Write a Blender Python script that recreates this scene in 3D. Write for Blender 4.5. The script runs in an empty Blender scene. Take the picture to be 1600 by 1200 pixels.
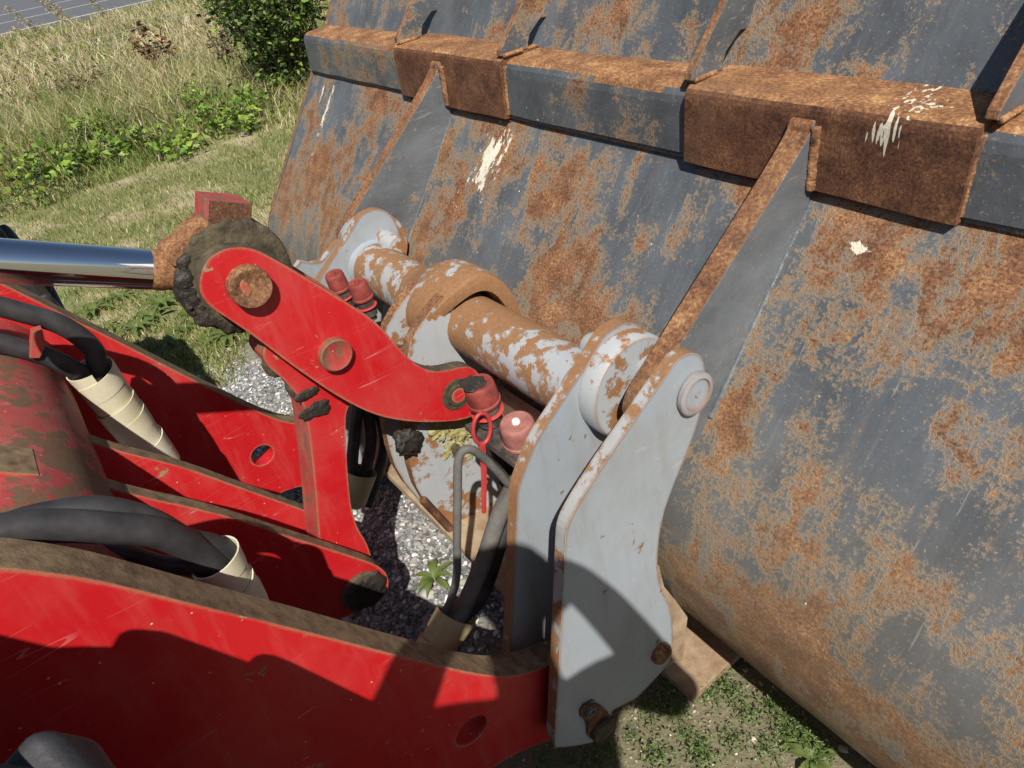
import bpy, bmesh, math, random
import numpy as np
from mathutils import Vector, Matrix, noise as mnoise
from mathutils.geometry import tessellate_polygon
random.seed(7); RNG = np.random.default_rng(11)
SC = bpy.context.scene
C = SC.collection
# ------------------------------------------------------------------ camera
F = 1109.0                      # focal length in units of a 1600 px wide frame
H = 1.62                        # eye height; origin lies on the ground under the lens
def nrm(v): return v / np.linalg.norm(v)
def _ray(p): return np.array([p[0]-800., -(p[1]-600.), F])
_far = nrm(_ray((-130., 0.))); _X = -_far
_Z = nrm(np.cross(_far, _ray((800., -186.))))
if _Z[1] < 0: _Z = -_Z
_Y = -np.cross(_Z, _X)
BR = np.array([_X, _Y, _Z])     # x = right-hand side of the machine, y = forwards, z = up
def atx(p, x):
    v = BR @ _ray(p); v = v*(x/v[0]); return (float(v[0]), float(v[1]), float(v[2])+H)
def atz(p, z=0.0):
    v = BR @ _ray(p); v = v*((z-H)/v[2]); return (float(v[0]), float(v[1]), float(v[2])+H)
def YZ(pts, x): return [atx(p, x)[1:] for p in pts]
cd = bpy.data.cameras.new('camera'); cam = bpy.data.objects.new('camera', cd); C.objects.link(cam)
cd.sensor_fit = 'HORIZONTAL'; cd.sensor_width = 36.0; cd.lens = 36.0*F/1600.0
cd.clip_start = 0.02; cd.clip_end = 2000
_r, _u, _f = BR @ np.array([1, 0, 0]), BR @ np.array([0, 1, 0]), BR @ np.array([0, 0, 1])
M = Matrix(((_r[0], _u[0], -_f[0], 0), (_r[1], _u[1], -_f[1], 0), (_r[2], _u[2], -_f[2], H), (0, 0, 0, 1)))
cam.matrix_world = M
SC.camera = cam
# ------------------------------------------------------------------ sky and sun
SUN = nrm(-(BR @ _ray((795., 885.))))          # towards the sun
w = bpy.data.worlds.new('World'); SC.world = w; w.use_nodes = True
wn = w.node_tree; wn.nodes.clear()
sky = wn.nodes.new('ShaderNodeTexSky'); sky.sky_type = 'NISHITA'; sky.sun_disc = False
sky.sun_elevation = math.asin(SUN[2]); sky.sun_rotation = math.atan2(SUN[0], SUN[1])
bg = wn.nodes.new('ShaderNodeBackground'); bg.inputs[1].default_value = 0.055
wo = wn.nodes.new('ShaderNodeOutputWorld')
wn.links.new(sky.outputs[0], bg.inputs[0]); wn.links.new(bg.outputs[0], wo.inputs[0])
ld = bpy.data.lights.new('sun', 'SUN'); ld.energy = 5.0; ld.angle = math.radians(0.55); ld.color = (1, .94, .84)
lo = bpy.data.objects.new('sun', ld); C.objects.link(lo)
lo.rotation_euler = Vector(SUN).to_track_quat('Z', 'Y').to_euler(); lo.location = (3, -2, 6)
vs = SC.view_settings; vs.view_transform = 'Standard'; vs.look = 'None'; vs.exposure = 0.27; vs.gamma = 1
vs.use_curve_mapping = False
SC.render.engine = 'CYCLES'; SC.cycles.max_bounces = 5; SC.cycles.diffuse_bounces = 3; SC.cycles.glossy_bounces = 3
# ------------------------------------------------------------------ material helpers
class G:
    def __init__(s, name):
        s.m = bpy.data.materials.new(name); s.m.use_nodes = True
        s.t = s.m.node_tree; s.t.nodes.clear()
        s.out = s.t.nodes.new('ShaderNodeOutputMaterial')
        s.b = s.t.nodes.new('ShaderNodeBsdfPrincipled'); s.t.links.new(s.b.outputs[0], s.out.inputs[0])
        s.tc = s.t.nodes.new('ShaderNodeTexCoord')
    def set(s, inp, v):
        if isinstance(v, bpy.types.NodeSocket): s.t.links.new(v, inp)
        elif v is not None:
            if isinstance(v, tuple) and len(v) == 3 and inp.type == 'RGBA': v = (*v, 1)
            inp.default_value = v
    def co(s, kind='Object', scale=(1, 1, 1), loc=(0, 0, 0), rot=(0, 0, 0)):
        mp = s.t.nodes.new('ShaderNodeMapping'); s.t.links.new(s.tc.outputs[kind], mp.inputs[0])
        mp.inputs['Scale'].default_value = scale; mp.inputs['Location'].default_value = loc
        mp.inputs['Rotation'].default_value = rot
        return mp.outputs[0]
    def noise(s, vec, scale, detail=5, rough=.6, dist=0, col=False):
        n = s.t.nodes.new('ShaderNodeTexNoise'); s.t.links.new(vec, n.inputs['Vector'])
        n.inputs['Scale'].default_value = scale; n.inputs['Detail'].default_value = detail
        n.inputs['Roughness'].default_value = rough; n.inputs['Distortion'].default_value = dist
        return n.outputs[1 if col else 0]
    def vor(s, vec, scale, feature='F1', out=0, rnd=1.0):
        n = s.t.nodes.new('ShaderNodeTexVoronoi'); n.feature = feature; s.t.links.new(vec, n.inputs['Vector'])
        n.inputs['Scale'].default_value = scale; n.inputs['Randomness'].default_value = rnd
        return n.outputs[out]
    def math(s, op, a, b=None, clamp=False):
        n = s.t.nodes.new('ShaderNodeMath'); n.operation = op; n.use_clamp = clamp
        s.set(n.inputs[0], a); s.set(n.inputs[1], b); return n.outputs[0]
    def ramp(s, fac, stops, interp='LINEAR'):
        n = s.t.nodes.new('ShaderNodeValToRGB'); n.color_ramp.interpolation = interp
        s.t.links.new(fac, n.inputs[0]); e = n.color_ramp.elements
        while len(e) < len(stops): e.new(0.5)
        for el, (p, c) in zip(e, stops):
            el.position = p
            el.color = (c, c, c, 1) if not isinstance(c, tuple) else (*c, 1)
        return n.outputs[0]
    def mix(s, fac, a, b, mode='MIX'):
        n = s.t.nodes.new('ShaderNodeMix'); n.data_type = 'RGBA'; n.blend_type = mode
        s.set(n.inputs[0], fac); s.set(n.inputs[6], a); s.set(n.inputs[7], b); return n.outputs[2]
    def bump(s, h, strength=.3, dist=.002, prev=None):
        n = s.t.nodes.new('ShaderNodeBump'); n.inputs['Strength'].default_value = strength
        n.inputs['Distance'].default_value = dist; s.t.links.new(h, n.inputs['Height'])
        if prev is not None: s.t.links.new(prev, n.inputs['Normal'])
        return n.outputs[0]
    def edge(s, radius):
        bv = s.t.nodes.new('ShaderNodeBevel'); bv.samples = 4; bv.inputs[0].default_value = radius
        ge = s.t.nodes.new('ShaderNodeNewGeometry')
        vm = s.t.nodes.new('ShaderNodeVectorMath'); vm.operation = 'DOT_PRODUCT'
        s.t.links.new(bv.outputs[0], vm.inputs[0]); s.t.links.new(ge.outputs['Normal'], vm.inputs[1])
        return s.math('SUBTRACT', 1.0, vm.outputs['Value'], True)
    def attr(s, name):
        n = s.t.nodes.new('ShaderNodeAttribute'); n.attribute_name = name; return n
    def blob(s, vec, u, v, ru, rv, amp=1.0):
        """soft elliptical field around (u, v)"""
        sx = s.t.nodes.new('ShaderNodeSeparateXYZ'); s.t.links.new(vec, sx.inputs[0])
        a = s.math('DIVIDE', s.math('SUBTRACT', sx.outputs[0], u), ru)
        b = s.math('DIVIDE', s.math('SUBTRACT', sx.outputs[1], v), rv)
        r = s.math('SQRT', s.math('ADD', s.math('MULTIPLY', a, a), s.math('MULTIPLY', b, b)))
        return s.math('MULTIPLY', s.math('SUBTRACT', 1.0, r, True), amp)
    def fin(s, col=None, rough=.6, metal=0.0, normal=None, spec=None):
        s.set(s.b.inputs['Base Color'], col); s.set(s.b.inputs['Roughness'], rough)
        s.set(s.b.inputs['Metallic'], metal)
        if normal is not None: s.set(s.b.inputs['Normal'], normal)
        if spec is not None: s.set(s.b.inputs['Specular IOR Level'], spec)
        return s.m
RUST = [(.25, (.052, .025, .016)), (.45, (.155, .068, .032)), (.6, (.26, .125, .056)), (.80, (.46, .28, .145))]
def rust_col(g, v, scale=38, lift=0):
    f = g.noise(v, scale*3.4, 5, .78)
    f2 = g.noise(v, scale*.35, 4, .65)
    f = g.math('ADD', g.math('MULTIPLY', f, .62), g.math('MULTIPLY', f2, .38))
    return g.ramp(f, [(.5+(p-.5)*.50, tuple(c*(1+lift) for c in col)) for p, col in RUST]), f
MAT = {}
def m_rust(name, tint=(1, 1, 1), lo=.55, scale=38, splash=False):
    g = G(name); v = g.co()
    c, f = rust_col(g, v, scale)
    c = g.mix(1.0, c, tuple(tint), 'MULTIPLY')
    d = g.noise(v, 3.2, 4, .6)
    c = g.mix(g.ramp(d, [(.5, 0.0), (.72, .5)]), c, (.20, .13, .075))
    if splash:      # spilled whitewash: drips on the face, spots on the top
        sx = g.t.nodes.new('ShaderNodeSeparateXYZ'); g.t.links.new(v, sx.inputs[0])
        cx = g.t.nodes.new('ShaderNodeCombineXYZ'); g.t.links.new(sx.outputs[0], cx.inputs[0]); g.t.links.new(sx.outputs[2], cx.inputs[1])
        drip = g.math('ADD', g.blob(cx.outputs[0], -.605, 1.222, .050, .055, 1.1), g.math('MULTIPLY', g.math('SUBTRACT', g.noise(g.co('Object', (1, .3, .10), (.3, 0, 0)), 130, 2, .5), .5), 2.6))
        drip = g.math('MULTIPLY', g.ramp(drip, [(.80, 0.0), (.84, 1.0)]), g.ramp(g.blob(cx.outputs[0], -.605, 1.222, .06, .065), [(0.0, 0.0), (.1, 1.0)]))
        spot = g.math('ADD', g.blob(v, -.575, 1.13, .07, .10, .9), g.math('MULTIPLY', g.math('SUBTRACT', g.noise(v, 85, 3, .6), .5), 3.0))
        spot = g.math('MULTIPLY', g.ramp(spot, [(.94, 0.0), (.99, 1.0)]), g.math('GREATER_THAN', sx.outputs[2], 1.236))
        c = g.mix(g.math('MAXIMUM', drip, spot), c, (.62, .58, .48))
    n = g.bump(g.noise(v, 260, 4, .7), .5, .0012)
    n = g.bump(f, .35, .003, n)
    return g.fin(c, .78, 0, n)
def m_bucket(name, uvk='UV', bias=0.0, base=(.100, .114, .131), splash=()):
    obj_ = uvk == 'Object'; g = G(name); v = g.co(uvk); vs_ = g.co(uvk, (1.0, .52, 1))
    big = g.ramp(g.noise(v, 2.6, 4, .6), [(.10, 0.0), (.90, 1.0)]); mid = g.noise(vs_, 13, 7, .70, .5); fine = g.noise(v, 120, 4, .8)
    stx = g.noise(g.co(uvk, (1, .12, 1)), 34, 4, .6)
    t = g.math('ADD', g.math('MULTIPLY', big, .40), g.math('MULTIPLY', mid, .38))
    t = g.math('ADD', t, g.math('MULTIPLY', fine, .24))
    t = g.math('ADD', t, g.math('MULTIPLY', stx, .07))
    sp = g.t.nodes.new('ShaderNodeSeparateXYZ'); g.t.links.new(v, sp.inputs[0])
    # the lower curve rubs on the ground and has lost most paint
    t = g.math('ADD', t, g.math('MULTIPLY', g.math('SUBTRACT', sp.outputs[1], .10), 0.0 if obj_ else .030))
    scrape = g.noise(g.co(uvk, (.10, 1, 1)), 30, 3, .6)
    t = g.math('ADD', t, g.math('MULTIPLY', g.math('SUBTRACT', scrape, .5), .09))
    t = g.math('ADD', t, bias-.021)
    rust, rf = rust_col(g, v, 46, .12)
    pits = g.noise(v, 210, 3, .6)
    rust = g.mix(g.ramp(pits, [(.36, .75), (.5, 0.0)]), rust, (.055, .022, .013))
    paint = g.mix(g.ramp(g.noise(vs_, 7, 6, .7), [(.3, 0.0), (.7, 1.0)]), tuple(b*.55 for b in base), tuple(b*1.25 for b in base))
    streak = g.noise(g.co(uvk, (1, .05, 1)), 60, 5, .7)
    paint = g.mix(g.ramp(streak, [(.55, 0.0), (.78, .14)]), paint, (.26, .27, .27))
    scr = g.noise(g.co(uvk, (1, .07, 1), (3, 1, 0), (0, 0, .35)), 120, 2, .5)
    paint = g.mix(g.ramp(scr, [(.69, 0.0), (.74, .35)]), paint, (.38, .38, .37))
    och = g.mix(fine, (.30, .19, .10), (.47, .37, .24))
    spk = g.ramp(g.noise(v, 150, 3, .7), [(.62, 0.0), (.67, 1.0)])
    paint = g.mix(g.math('MULTIPLY', spk, g.ramp(t, [(.36, 0.15), (.52, .9)])), paint, och)
    run = g.ramp(g.noise(g.co(uvk, (1, .055, 1), (7, 2, 0)), 48, 4, .65), [(.56, 0.0), (.70, .35)])
    paint = g.mix(g.math('MULTIPLY', run, g.ramp(t, [(.40, 0.0), (.53, 1.0)])), paint, (.30, .21, .12))
    lowdust = g.ramp(sp.outputs[1], [(.50, 0.0), (.95, .0 if obj_ else .55)])
    c = g.mix(g.ramp(t, [(.512, 0.0), (.545, .72)]), paint, och)
    c = g.mix(g.ramp(t, [(.535, 0.0), (.572, 1.0)]), c, rust)
    c = g.mix(g.math('MULTIPLY', lowdust, g.noise(v, 5, 6, .65)), c, (.25, .20, .125))
    bare = g.ramp(t, [(.53, 0.0), (.56, 1.0)])
    sc = None
    for (u, vv, ru, rv, amp) in splash:
        f = g.blob(v, u, vv, ru, rv, amp)
        f = g.math('ADD', f, g.math('MULTIPLY', g.math('SUBTRACT', g.noise(g.co(uvk, (1, .45, 1)), 34, 6, .75), .5), 2.7))
        f = g.ramp(f, [(.50, 0.0), (.54, 1.0)])
        f = g.math('MULTIPLY', f, g.ramp(g.blob(v, u, vv, ru*1.05, rv*1.05), [(.0, 0.0), (.12, 1.0)]))
        sc = f if sc is None else g.math('MAXIMUM', sc, f)
    if sc is not None: c = g.mix(sc, c, (.70, .66, .55))
    dots = g.ramp(g.vor(v, 17), [(.030, 1.0), (.042, 0.0)])
    dots = g.math('MULTIPLY', dots, g.ramp(g.noise(v, 3.1, 1, .5), [(.5, 0.0), (.56, 1.0)]))
    c = g.mix(dots, c, (.68, .64, .56))
    rgh = g.mix(bare, (.42, .42, .42), (.85, .85, .85))
    h = g.math('SUBTRACT', g.math('MULTIPLY', rf, .5), g.math('MULTIPLY', bare, .55))
    n = g.bump(h, .65, .0022)
    n = g.bump(g.noise(v, 320, 3, .6), .30, .0008, n)
    n = g.bump(g.noise(v, 4, 2, .5), .25, .012, n)
    return g.fin(c, rgh, 0, n)
def m_paint(name, base, under, chip=.62, er=.011, rough=.38, dust=.25, rustamt=.0, dustc=(.30, .24, .16)):
    g = G(name); v = g.co()
    e = g.edge(er)
    nz = g.noise(v, 30, 7, .7); nb = g.noise(v, 5.5, 4, .6); nf = g.noise(v, 120, 4, .6)
    col = g.mix(nb, tuple(x*.88 for x in base), tuple(min(1, x*1.08) for x in base))
    # worn rim: paint gone on the arris, ragged border
    em = g.math('ADD', g.math('MULTIPLY', e, g.ramp(g.noise(v, 7, 3, .6), [(.35, .9), (.65, 4.5)])), g.math('MULTIPLY', g.math('SUBTRACT', nz, .5), 1.0))
    em = g.ramp(em, [(.26, 0.0), (.34, 1.0)])
    ch = g.ramp(g.math('ADD', g.math('MULTIPLY', nz, .65), g.math('MULTIPLY', g.noise(v, 9, 3, .5), .35)),
                [(chip, 0.0), (chip+.014, 1.0)])
    rustm = g.ramp(g.math('ADD', g.math('MULTIPLY', nb, .55), g.math('MULTIPLY', nz, .45)), [(.64-rustamt, 0.0), (.67-rustamt, 1.0)])
    bare = g.math('MAXIMUM', em, g.math('MAXIMUM', ch, rustm))
    un = g.mix(nf, tuple(x*.6 for x in under), tuple(min(1, x*1.5) for x in under))
    du = g.ramp(g.noise(v, 3.4, 6, .66), [(.46, 0.0), (.78, dust)])
    col = g.mix(du, col, dustc)
    sm = g.ramp(g.noise(g.co('Object', (1, 1, .16), (2, 5, 1), (.5, 0, 0)), 26, 5, .7), [(.50, 0.0), (.75, dust*.8)])
    col = g.mix(sm, col, dustc)
    for k_, (rx, off) in enumerate(((.75, 0), (-.5, 7), (.1, 13))):
        sc = g.noise(g.co('Object', (1, .05, 1), (off, off, off), (rx, 0, 0)), 17, 2, .45)
        ln = g.math('LESS_THAN', g.math('ABSOLUTE', g.math('SUBTRACT', sc, .5)), .0014)
        ln = g.math('MULTIPLY', ln, g.ramp(g.noise(g.co('Object', (1, 1, 1), (off*2, 0, 0)), 11, 2, .5), [(.52, 0.0), (.62, .30)]))
        col = g.mix(ln, col, tuple(min(1, .35+.5*x) for x in base))
    runs = g.ramp(g.noise(g.co('Object', (1, 1, .07), (3, 1, 0)), 42, 4, .6), [(.58, 0.0), (.74, .5)])
    col = g.mix(g.math('MULTIPLY', runs, g.ramp(nb, [(.48, 0.0), (.62, .7)])), col, tuple(.5*x+.5*y for x, y in zip(base, under)))
    spk = g.ramp(g.vor(v, 48), [(.05, 1.0), (.085, 0.0)])
    spk = g.math('MULTIPLY', spk, g.ramp(g.noise(v, 10, 2, .5), [(.47, 0.0), (.55, .9)]))
    col = g.mix(spk, col, (.60, .50, .42))
    col = g.mix(bare, col, un)
    rgh = g.mix(bare, g.ramp(g.math('ADD', g.math('MULTIPLY', nb, .3), du), [(.1, rough), (.6, rough+.3)]), (.85, .85, .85))
    n = g.bump(g.math('SUBTRACT', 1.0, bare), .5, .0009)
    n = g.bump(nf, .10, .0006, n)
    n = g.bump(g.noise(v, 14, 2, .5), .06, .004, n)
    return g.fin(col, rgh, 0, n)
def m_simple(name, c1, c2, scale=30, rough=.7, bump=.3, bscale=150, bd=.001, metal=0.0, detail=6):
    g = G(name); v = g.co()
    c = g.mix(g.ramp(g.noise(v, scale, detail, .66), [(.32, 0.0), (.68, 1.0)]), c1, c2)
    n = g.bump(g.noise(v, bscale, 4, .65), bump, bd)
    return g.fin(c, rough, metal, n)
def m_leaf(name, sss=.0, rough=.5):
    g = G(name); a = g.attr('tint')
    c = a.outputs['Color']
    tr = g.t.nodes.new('ShaderNodeBsdfTranslucent'); mx = g.t.nodes.new('ShaderNodeMixShader')
    g.t.links.new(c, tr.inputs[0]); mx.inputs[0].default_value = .30
    g.fin(c, rough, 0, None, .35)
    g.t.links.new(g.b.outputs[0], mx.inputs[1]); g.t.links.new(tr.outputs[0], mx.inputs[2])
    g.t.links.new(mx.outputs[0], g.out.inputs[0])
    return g.m
SPL = [(-1.655, .30, .085, .17, .80), (-1.72, .42, .03, .09, .55), (-1.60, .25, .03, .08, .5), (-2.72, .36, .035, .26, .60), (-2.80, .26, .02, .12, .55), (-.60, .262, .05, .02, .75), (-.12, .12, .06, .03, .7)]
MAT['sheet'] = m_bucket('bucket_sheet_paint', splash=SPL)
MAT['sheet_obj'] = m_bucket('bucket_paint_flaking', 'Object', -.03)
MAT['rib'] = m_bucket('rib_paint', 'Object', -.115, (.135, .150, .168))
MAT['rust'] = m_rust('bare_rusty_steel')
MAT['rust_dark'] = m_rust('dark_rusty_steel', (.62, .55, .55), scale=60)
MAT['box_face_shaded'] = m_rust('box_face_shaded_rust_splashed', (.62, .55, .55), scale=60, splash=True)  # same rust as the top, tinted darker: the front's shade painted in
MAT['box_top_lit'] = m_rust('box_top_lit_rust_splashed', (1.35, 1.4, 1.3), scale=44, splash=True)  # same rust as the front, tinted brighter: sunlight on the top painted in
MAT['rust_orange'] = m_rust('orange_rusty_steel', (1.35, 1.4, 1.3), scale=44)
MAT['red'] = m_paint('red_machine_paint', (.50, .012, .017), (.27, .18, .10), .628, .0115, .36, .34, .0, (.50, .15, .12))
MAT['red_old'] = m_paint('faded_red_paint', (.42, .035, .035), (.17, .085, .045), .55, .012, .6, .5, .06)
MAT['red_flaked'] = m_paint('red_paint_flaked_to_rust', (.38, .040, .045), (.15, .085, .048), .525, .012, .6, .45, .115)
MAT['edge'] = m_simple('worn_plate_edge', (.11, .065, .035), (.30, .21, .12), 45, .85, .5, 220, .0015)
MAT['grey'] = m_paint('light_grey_hitch_paint', (.315, .355, .40), (.20, .085, .032), .63, .014, .42, .55, .0, (.215, .20, .15))
MAT['grey_rusty'] = m_paint('rusted_through_grey_paint', (.38, .41, .44), (.25, .115, .045), .60, .012, .5, .3, .13)
MAT['tube'] = m_paint('tube_grey_paint_mostly_rusted', (.38, .41, .44), (.25, .13, .06), .525, .012, .6, .35, .205)
MAT['hood'] = m_paint('hood_grey_paint_worn', (.38, .41, .44), (.25, .13, .06), .50, .012, .65, .4, .24)
MAT['tan'] = m_simple('dusty_tan_steel', (.22, .13, .075), (.44, .35, .24), 14, .9, .5, 160, .0015)
MAT['rubber'] = m_simple('black_hose_rubber', (.018, .018, .020), (.055, .055, .058), 18, .55, .25, 180, .0008)
MAT['rubber_grey'] = m_simple('dusty_grey_hose_rubber', (.075, .074, .070), (.16, .155, .145), 22, .75, .3, 160, .0008)
MAT['tyre'] = m_simple('tyre_rubber', (.012, .012, .015), (.045, .045, .052), 13, .6, .5, 90, .002)
MAT['sleeve'] = m_simple('beige_spiral_wrap', (.55, .50, .33), (.72, .69, .55), 9, .45, .1, 60, .0006)
MAT['sleeve_old'] = m_simple('yellowed_spiral_wrap', (.34, .29, .13), (.50, .45, .26), 9, .5, .1, 60, .0006)
MAT['chrome'] = m_simple('chromed_steel', (.74, .76, .80), (.80, .82, .85), 3, .06, .01, 60, .0001, 1.0)
MAT['grease'] = m_simple('black_dried_grease', (.012, .010, .009), (.045, .036, .028), 25, .55, .9, 70, .006)
MAT['mud'] = m_simple('dried_olive_mud', (.022, .018, .012), (.125, .10, .058), 28, .95, .9, 80, .005)
MAT['cap_red'] = m_simple('weathered_red_cap', (.14, .022, .018), (.33, .065, .05), 30, .7, .25, 200, .0008)
MAT['cap_pink'] = m_simple('sun_faded_cap', (.22, .065, .055), (.40, .18, .15), 30, .85, .35, 220, .001)
MAT['tie_red'] = m_simple('red_plastic', (.36, .03, .03), (.48, .055, .05), 12, .5, .1, 90, .0004)
MAT['steel'] = m_simple('grubby_steel', (.05, .045, .04), (.22, .205, .185), 40, .45, .5, 120, .001, .5)
MAT['white_bolt'] = m_simple('white_bolt_paint', (.68, .68, .66), (.80, .80, .78), 30, .5, .1)
MAT['lichen'] = m_simple('yellow_lichen', (.22, .19, .05), (.48, .44, .22), 60, .95, .9, 130, .004)
MAT['wire'] = m_simple('galvanised_wire', (.30, .31, .33), (.46, .47, .48), 8, .5, .05, 50, .0002, .6)
MAT['leaf'] = m_leaf('leaf_green')
MAT['grass'] = m_leaf('grass_blade', rough=.55)
MAT['bark'] = m_simple('bark', (.06, .045, .03), (.14, .11, .08), 30, .9, .6, 80, .003)
MAT['wood'] = m_simple('weathered_post', (.17, .15, .12), (.30, .27, .22), 12, .9, .5, 60, .003)
# ------------------------------------------------------------------ mesh helpers
def link(o, parent=None):
    C.objects.link(o)
    if parent is not None: o.parent = parent
    return o
def empty(name, label, cat, loc=(0, 0, 0), group=None):
    o = bpy.data.objects.new(name, None); o.empty_display_size = .1; o.location = loc; link(o)
    o['label'] = label; o['category'] = cat
    if group: o['group'] = group
    return o
def tag(o, label, cat, group=None, kind=None):
    if label: o['label'] = label
    if cat: o['category'] = cat
    if group: o['group'] = group
    if kind: o['kind'] = kind
    return o
def mesh(name, v, f, mats, parent=None, smooth=False, midx=None, uv=None):
    me = bpy.data.meshes.new(name); me.from_pydata([tuple(x) for x in v], [], f)
    for m in (mats if isinstance(mats, (list, tuple)) else [mats]): me.materials.append(MAT[m] if isinstance(m, str) else m)
    if midx is not None: me.polygons.foreach_set('material_index', midx)
    if uv is not None:
        l = me.uv_layers.new(name='UVMap'); 
        vi = np.empty(len(me.loops), dtype=np.int32); me.loops.foreach_get('vertex_index', vi)
        l.data.foreach_set('uv', np.asarray(uv, dtype=np.float32)[vi].ravel())
    bm = bmesh.new(); bm.from_mesh(me); bmesh.ops.recalc_face_normals(bm, faces=bm.faces); bm.to_mesh(me); bm.free()
    if smooth: me.polygons.foreach_set('use_smooth', [True]*len(me.polygons))
    me.update()
    return link(bpy.data.objects.new(name, me), parent)
def bevel(o, wd=.003, seg=2, ang=35):
    m = o.modifiers.new('bevel', 'BEVEL'); m.width = wd; m.segments = seg; m.limit_method = 'ANGLE'
    m.angle_limit = math.radians(ang); m.harden_normals = False
    return o
def chaikin(pts, it=2, corners=()):
    P = [(np.array(p, float), i in corners) for i, p in enumerate(pts)]
    for _ in range(it):
        Q = []
        n = len(P)
        for i in range(n):
            p, c = P[i]
            if c: Q.append((p, True)); continue
            a, b = P[i-1][0], P[(i+1) % n][0]
            Q.append((p*.75+a*.25, False)); Q.append((p*.75+b*.25, False))
        P = Q
    return [tuple(p) for p, _ in P]
def circle(c, r, n=24, ph=0): return [(c[0]+r*math.cos(ph+2*math.pi*i/n), c[1]+r*math.sin(ph+2*math.pi*i/n)) for i in range(n)]
def plate(name, yz, x0, th, mats, parent=None, holes=(), bw=.003):
    bw = min(bw, .0014)
    """profile in the y-z plane, near face at x0, body running away to x0-th; side walls take the 2nd material"""
    loops = [list(yz)] + [list(h) for h in holes]
    flat = [p for l in loops for p in l]; n = len(flat)
    if holes:
        bm = bmesh.new(); bv = [bm.verts.new((p[0], p[1], 0)) for p in flat]; off = 0
        for l in loops:
            for i in range(len(l)): bm.edges.new((bv[off+i], bv[off+(i+1) % len(l)]))
            off += len(l)
        bm.verts.index_update()
        bmesh.ops.triangle_fill(bm, edges=bm.edges[:], use_beauty=True, use_dissolve=False)
        tris = [tuple(v.index for v in f.verts) for f in bm.faces]; bm.free()
    else:
        tris = tessellate_polygon([[Vector((p[0], p[1], 0)) for p in l] for l in loops])
    V = [(x0, p[0], p[1]) for p in flat] + [(x0-th, p[0], p[1]) for p in flat]
    Fc = [tuple(t) for t in tris] + [tuple(i+n for i in reversed(t)) for t in tris]
    mi = [0]*len(Fc); off = 0
    for li, l in enumerate(loops):
        k = len(l)
        for i in range(k):
            a, b = off+i, off+(i+1) % k
            Fc.append((a, b, b+n, a+n)); mi.append(1 if li == 0 and isinstance(mats, (list, tuple)) and len(mats) > 1 else 0)
        off += k
    o = mesh(name, V, Fc, mats, parent, midx=mi)
    if bw: bevel(o, bw, 2, 40)
    return o
def catmull(pts, sub=8):
    P = [np.array(p, float) for p in pts]; P = [2*P[0]-P[1]] + P + [2*P[-1]-P[-2]]
    out = []
    for i in range(1, len(P)-2):
        for k in range(sub):
            t = k/sub; a, b, c, d = P[i-1], P[i], P[i+1], P[i+2]
            out.append(.5*((2*b)+(-a+c)*t+(2*a-5*b+4*c-d)*t*t+(-a+3*b-3*c+d)*t**3))
    out.append(P[-2]); return out
def sweep(name, pts, r, mat, parent=None, n=14, sub=8, smooth=True, cap=True, raw=False):
    P = [np.array(p, float) for p in pts] if raw else catmull(pts, sub)
    m = len(P)
    R = [r]*m if not hasattr(r, '__len__') else list(np.interp(np.linspace(0, 1, m), np.linspace(0, 1, len(r)), r))
    V, Fc = [], []; t0 = nrm(P[1]-P[0]); up = np.array([0, 0, 1.]) if abs(t0[2]) < .9 else np.array([1., 0, 0])
    nv = nrm(np.cross(t0, up))
    for i in range(m):
        t = nrm(P[min(i+1, m-1)]-P[max(i-1, 0)]); nv = nrm(nv-np.dot(nv, t)*t); b = np.cross(t, nv)
        for k in range(n):
            a = 2*math.pi*k/n; V.append(P[i]+R[i]*(math.cos(a)*nv+math.sin(a)*b))
    for i in range(m-1):
        for k in range(n):
            a, b_ = i*n+k, i*n+(k+1) % n; Fc.append((a, b_, b_+n, a+n))
    if cap: Fc.append(tuple(range(n-1, -1, -1))); Fc.append(tuple(range((m-1)*n, m*n)))
    return mesh(name, V, Fc, mat, parent, smooth)
def lathe(name, o, axis, prof, mat, parent=None, n=32, smooth=True, midx=None):
    """prof: list of (distance along axis, radius)"""
    ax = nrm(np.array(axis, float)); o = np.array(o, float)
    up = np.array([0, 0, 1.]) if abs(ax[2]) < .9 else np.array([1., 0, 0])
    u = nrm(np.cross(ax, up)); v = np.cross(ax, u); V, Fc = [], []
    for (h, r) in prof:
        for k in range(n):
            a = 2*math.pi*k/n; V.append(o+ax*h+max(r, 1e-4)*(math.cos(a)*u+math.sin(a)*v))
    for i in range(len(prof)-1):
        for k in range(n): a, b = i*n+k, i*n+(k+1) % n; Fc.append((a, b, b+n, a+n))
    Fc.append(tuple(range(n-1, -1, -1))); Fc.append(tuple(range((len(prof)-1)*n, len(prof)*n)))
    ob = mesh(name, V, Fc, mat, parent, smooth)
    if smooth: 
        m = ob.modifiers.new('es', 'EDGE_SPLIT'); m.split_angle = math.radians(40)
    return ob
def pinhead(name, yz, x0, prof, mat, parent): return lathe(name, (x0, yz[0], yz[1]), (1, 0, 0), prof, mat, parent, 36)
def boxo(name, c, s, mat, parent=None, rot=None, bw=.003):
    V = [(sx*s[0]/2, sy*s[1]/2, sz*s[2]/2) for sx in (-1, 1) for sy in (-1, 1) for sz in (-1, 1)]
    if rot is not None:
        V = [tuple(rot @ Vector(v)) for v in V]
    V = [(v[0]+c[0], v[1]+c[1], v[2]+c[2]) for v in V]
    Fc = [(0, 1, 3, 2), (4, 6, 7, 5), (0, 4, 5, 1), (2, 3, 7, 6), (0, 2, 6, 4), (1, 5, 7, 3)]
    o = mesh(name, V, Fc, mat, parent)
    if bw: bevel(o, bw, 2, 40)
    return o
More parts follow.
